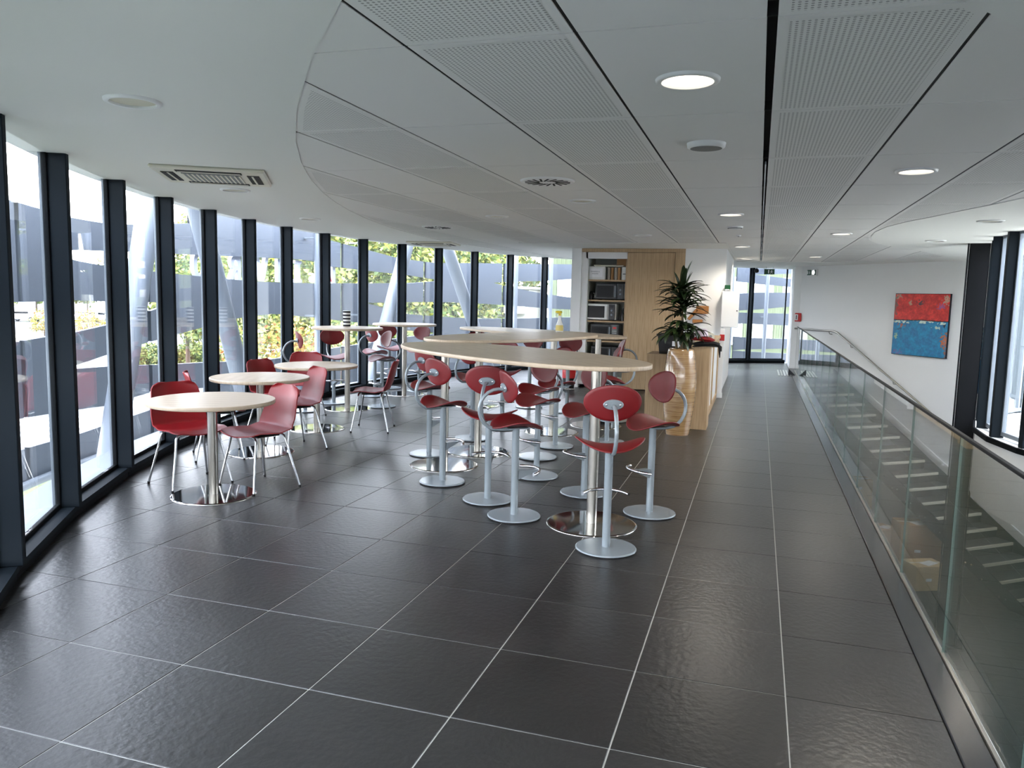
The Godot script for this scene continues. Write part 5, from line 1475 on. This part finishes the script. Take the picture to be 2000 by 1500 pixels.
# ---------------------------------------------------------------- small things
func build_small_things():
	# spray bottle on the back table
	var sb := thing("spray_bottle", "white spray bottle with a yellow trigger head standing on the back bar table", "spray bottle", Vector3(-2.44, 1.113, -9.8), deg_to_rad(-15))
	part("bottle", B.new().lathe([[Vector2(0, 0.0), Vector2(0.046, 0.002), Vector2(0.052, 0.012), Vector2(0.053, 0.06), Vector2(0.047, 0.1), Vector2(0.03, 0.14), Vector2(0.023, 0.17), Vector2(0.021, 0.21), Vector2(0.018, 0.225)]], 32, Vector3.ZERO, 1.0, 0.65), M.white_plastic, sb)
	part("label_patch", B.new().lathe([[Vector2(0.0535, 0.02), Vector2(0.0542, 0.06), Vector2(0.05, 0.092)]], 32, Vector3.ZERO, 1.0, 0.655), M.yellow_label, sb)
	part("collar", B.new().lathe([[Vector2(0.02, 0.215), Vector2(0.02, 0.238)], [Vector2(0.02, 0.238), Vector2(0, 0.24)]], 20), M.yellow, sb)
	part("trigger_head", B.new().box(Vector3(-0.012, 0.258, 0), Vector3(0.085, 0.034, 0.026), 0.01).box(Vector3(-0.058, 0.262, 0), Vector3(0.014, 0.018, 0.018), 0.004), M.yellow, sb)
	part("trigger", B.new().tube([Vector3(-0.035, 0.246, 0), Vector3(-0.05, 0.225, 0), Vector3(-0.06, 0.19, 0)], [0.007, 0.006, 0.004], 8), M.white_plastic, sb)
	# striped canister
	var cn := thing("striped_canister", "tall canister in white and navy stripes on the tall round table", "canister", Vector3(-5.36, 1.1, -9.5))
	for k in 9: part("band", B.new().lathe([[Vector2(0.05, 0.023 * k), Vector2(0.05, 0.023 * (k + 1))]], 28), M.navy if k % 2 == 0 else M.white_plastic, cn)
	part("lid", B.new().lathe([[Vector2(0.05, 0.207), Vector2(0.045, 0.214)], [Vector2(0.045, 0.214), Vector2(0, 0.214)]], 28), M.white_plastic, cn)
	# paintings
	painting("painting", "square abstract painting, red above and turquoise blue below, on the white stair wall", 3.55, 1.185, 1.27, 1.22, 1)
	painting("painting", "blue abstract painting on the stair wall, only a strip showing beside the black column", 5.5, 0.6, 1.2, 1.2, 2)
	# exit signs
	var ex := thing("exit_sign", "green running-man exit sign hanging before the corridor windows", "exit sign", Vector3(0.2, 2.23, -20.0))
	part("plate", B.new().box(Vector3(0, 0.06, 0), Vector3(0.24, 0.13, 0.02), 0.003), M.sign_green, ex)
	running_man(ex, Vector3(0.05, 0.06, 0.012), 0.9)
	part("hanger", B.new().tube([Vector3(-0.08, 0.12, 0), Vector3(-0.08, 0.2, 0)], [0.004], 6).tube([Vector3(0.08, 0.12, 0), Vector3(0.08, 0.2, 0)], [0.004], 6), M.alu, ex)
	var dirv := atan2(WN.x, WN.y)
	var e2 := thing("exit_sign", "green and white emergency light on the white wall near its corner", "exit sign", wp(0.5, 0.02, 2.19), dirv)
	part("case", B.new().box(Vector3(0, 0.07, 0.01), Vector3(0.3, 0.15, 0.05), 0.006), M.white_satin, e2)
	part("green_field", B.new().box(Vector3(-0.07, 0.07, 0.037), Vector3(0.13, 0.12, 0.004)).box(Vector3(0.115, 0.07, 0.037), Vector3(0.05, 0.12, 0.004)), M.sign_green, e2)
	running_man(e2, Vector3(-0.06, 0.07, 0.04), 0.8)
	part("lamp_disc", B.new().lathe([[Vector2(0, 0.004), Vector2(0.048, 0.0)]], 24), M.lamp_small, e2).transform = Transform3D(Basis(Vector3.RIGHT, PI / 2), Vector3(0.06, 0.07, 0.04))
	# fire alarm
	var fa := thing("fire_call_point", "red fire call point with a white notice beside the corridor window", "call point", Vector3(0.9, 1.12, -19.64))
	part("case", B.new().box(Vector3(0, 0.1, 0.03), Vector3(0.14, 0.2, 0.06), 0.008), M.alarm_red, fa)
	part("notice", B.new().box(Vector3(-0.04, 0.1, 0.062), Vector3(0.07, 0.14, 0.004)), M.paper, fa)
	part("mark", B.new().box(Vector3(-0.04, 0.1, 0.065), Vector3(0.02, 0.1, 0.002)), M.black_plastic, fa)
	# door closer ball at the corridor windows
	var kn := thing("round_camera", "small dark round fitting at the top of the corridor windows' middle post", "camera", pol(121.2, 12.1, 2.33))
	part("ball", B.new().lathe([[Vector2(0, -0.06), Vector2(0.045, -0.04), Vector2(0.06, 0.0), Vector2(0.045, 0.04), Vector2(0.0, 0.06)]], 20), M.black_plastic, kn)
	part("stem", B.new().tube([Vector3(0, 0.05, 0), Vector3(0, 0.09, 0)], [0.02], 10), M.alu, kn)
	# cartons on the lower floor
	var boxes := [
		[2.92, -14.3, 0.0, 0.56, 0.42, 0.42, 25, "pale cardboard box standing alone on the lower floor, a white paper on its lid", true],
		[2.95, -15.3, 0.0, 0.7, 0.85, 0.5, 10, "big brown carton behind the lone box on the lower floor", false],
		[2.42, -15.6, 0.0, 0.4, 0.62, 0.4, 35, "brown carton left of the big carton on the lower floor", false],
		[2.1, -16.6, 0.0, 0.45, 1.0, 0.4, 5, "tall pale carton farthest back on the lower floor", true],
		[2.1, -16.6, 1.0, 0.42, 0.3, 0.36, 12, "small carton stacked on the tall pale one", true],
		[1.7, -17.6, 0.0, 0.5, 0.5, 0.5, 60, "carton half hidden by the balustrade's foot on the lower floor", false],
	]
	for b in boxes:
		var o := thing("carton", b[7], "box", Vector3(b[0], LOW + 0.004 + b[2], b[1]), deg_to_rad(b[6]), "cartons on the lower floor")
		part("body", B.new().box(Vector3(0, b[4] * 0.5, 0), Vector3(b[3], b[4], b[5]), 0.006), M.cardboard_pale if b[8] else M.cardboard, o)
		part("tape", B.new().box(Vector3(0, b[4] + 0.001, 0), Vector3(b[3], 0.003, 0.05)), M.cream, o)
		part("paper", B.new().box(Vector3(0.04, b[4] + 0.004, 0.05), Vector3(b[3] * 0.5, 0.003, b[5] * 0.4), 0.0, Basis(Vector3.UP, 0.4)), M.paper, o)
		part("delivery_label", B.new().box(Vector3(-0.05, b[4] * 0.45, b[5] * 0.5 + 0.001), Vector3(0.1, 0.05, 0.003)), M.paper, o)
	var cb := thing("floor_cable", "thin pale cable snaking across the lower floor near the column", "cable", Vector3(2.6, LOW + 0.008, -10.5))
	var path := []
	for i in 30: path.append(Vector3(0.25 * sin(i * 0.45) - i * 0.03, 0, 0.9 - i * -0.14))
	part("cord", B.new().tube(path, [0.006], 6), M.cream, cb)

func running_man(o: Node3D, at: Vector3, k: float):
	var b := B.new()
	b.tube([Vector3(0, 0.028, 0) * k, Vector3(0, 0.04, 0) * k], [0.011 * k], 8)
	b.box(Vector3(0, 0.004, 0) * k, Vector3(0.02, 0.042, 0.003) * k, 0.0, Basis(Vector3.BACK, -0.25))
	b.box(Vector3(0.016, -0.03, 0) * k, Vector3(0.011, 0.045, 0.003) * k, 0.0, Basis(Vector3.BACK, 0.6))
	b.box(Vector3(-0.018, -0.03, 0) * k, Vector3(0.011, 0.045, 0.003) * k, 0.0, Basis(Vector3.BACK, -0.7))
	b.box(Vector3(0.02, 0.012, 0) * k, Vector3(0.009, 0.034, 0.003) * k, 0.0, Basis(Vector3.BACK, 0.9))
	b.box(Vector3(-0.02, 0.01, 0) * k, Vector3(0.009, 0.034, 0.003) * k, 0.0, Basis(Vector3.BACK, -1.0))
	b.box(Vector3(-0.075, 0.0, 0) * k, Vector3(0.03, 0.09, 0.003) * k)
	part("pictogram", b, M.paper, o).position = at

func painting(called: String, label: String, s: float, h: float, w: float, ht: float, seed_: int):
	var o := thing(called, label, "painting", wp(s, 0.004, h), atan2(WN.x, WN.y))
	var n := FastNoiseLite.new()
	n.seed = 50 + seed_
	n.frequency = 0.018
	n.fractal_octaves = 5
	var n2 := FastNoiseLite.new()
	n2.seed = 80 + seed_
	n2.frequency = 0.05
	n2.fractal_octaves = 3
	var W := 384; var H := 376
	var im := Image.create(W, H, false, Image.FORMAT_RGB8)
	var blobs := [[0.48, 0.15, 0.055, 0.04, Color(0.2, 0.2, 0.22)], [0.3, 0.14, 0.028, 0.04, Color(0.62, 0.52, 0.42)], [0.86, 0.19, 0.06, 0.045, Color(0.5, 0.3, 0.5)], [0.95, 0.09, 0.055, 0.07, Color(0.62, 0.55, 0.47)], [0.05, 0.05, 0.06, 0.06, Color(0.6, 0.5, 0.42)], [0.02, 0.2, 0.03, 0.16, Color(0.4, 0.33, 0.3)], [0.15, 0.52, 0.06, 0.03, Color(0.62, 0.32, 0.26)], [0.13, 0.58, 0.05, 0.02, Color(0.16, 0.3, 0.38)], [0.97, 0.74, 0.07, 0.11, Color(0.68, 0.33, 0.16)], [0.06, 0.7, 0.03, 0.05, Color(0.6, 0.65, 0.5)], [0.1, 0.97, 0.1, 0.04, Color(0.36, 0.36, 0.52)], [0.82, 0.53, 0.06, 0.02, Color(0.7, 0.72, 0.62)], [0.99, 0.92, 0.02, 0.1, Color(0.5, 0.3, 0.25)], [0.94, 0.49, 0.018, 0.03, Color(0.08, 0.1, 0.12)]]
	for y in H:
		for x in W:
			var u := float(x) / W; var v := float(y) / H
			var a := n.get_noise_2d(x, y); var f := n2.get_noise_2d(x, y)
			var c := Color(0.72, 0.2, 0.165).lerp(Color(0.6, 0.13, 0.12), clampf(0.5 + a, 0, 1))
			var line := 0.425 + 0.004 * sin(u * 9.0) + 0.006 * f
			if v > line or seed_ == 2:
				c = Color(0.1, 0.43, 0.56).lerp(Color(0.13, 0.36, 0.5), clampf(0.5 + 1.3 * a, 0, 1))
				if v < line + 0.05 and a + 0.5 * f > 0.12: c = c.lerp(Color(0.75, 0.75, 0.66), 0.8)
			if seed_ == 1:
				if absf(v - line) < 0.007: c = Color(0.12, 0.07, 0.08)
				for b in blobs:
					var d: float = Vector2((u - b[0]) / b[2], (v - b[1]) / b[3]).length() + f * 1.6
					if d < 1.0: c = c.lerp(b[4], clampf((1.0 - d) * 3.0, 0, 0.85))
				if absf(a - 0.02) < 0.006 and f > 0.05: c = c.lerp(Color(0.1, 0.1, 0.12), 0.6)
			im.set_pixel(x, y, c * (1.22 + 0.15 * f))
	var m := mat("canvas%d" % seed_, Color.WHITE, 0.6)
	m.albedo_texture = ImageTexture.create_from_image(im)
	part("stretcher", B.new().box(Vector3(0, 0, 0.02), Vector3(w, ht, 0.04), 0.003), M.navy, o)
	var b := B.new().flat()
	b.uvs = true
	var hx := w * 0.5 - 0.008; var hy := ht * 0.5 - 0.008
	b.quad(Vector3(-hx, -hy, 0.0415), Vector3(hx, -hy, 0.0415), Vector3(hx, hy, 0.0415), Vector3(-hx, hy, 0.0415), Vector3.BACK, Vector2(0, 1), Vector2(1, 1), Vector2(1, 0), Vector2(0, 0))
	part("canvas", b, m, o)
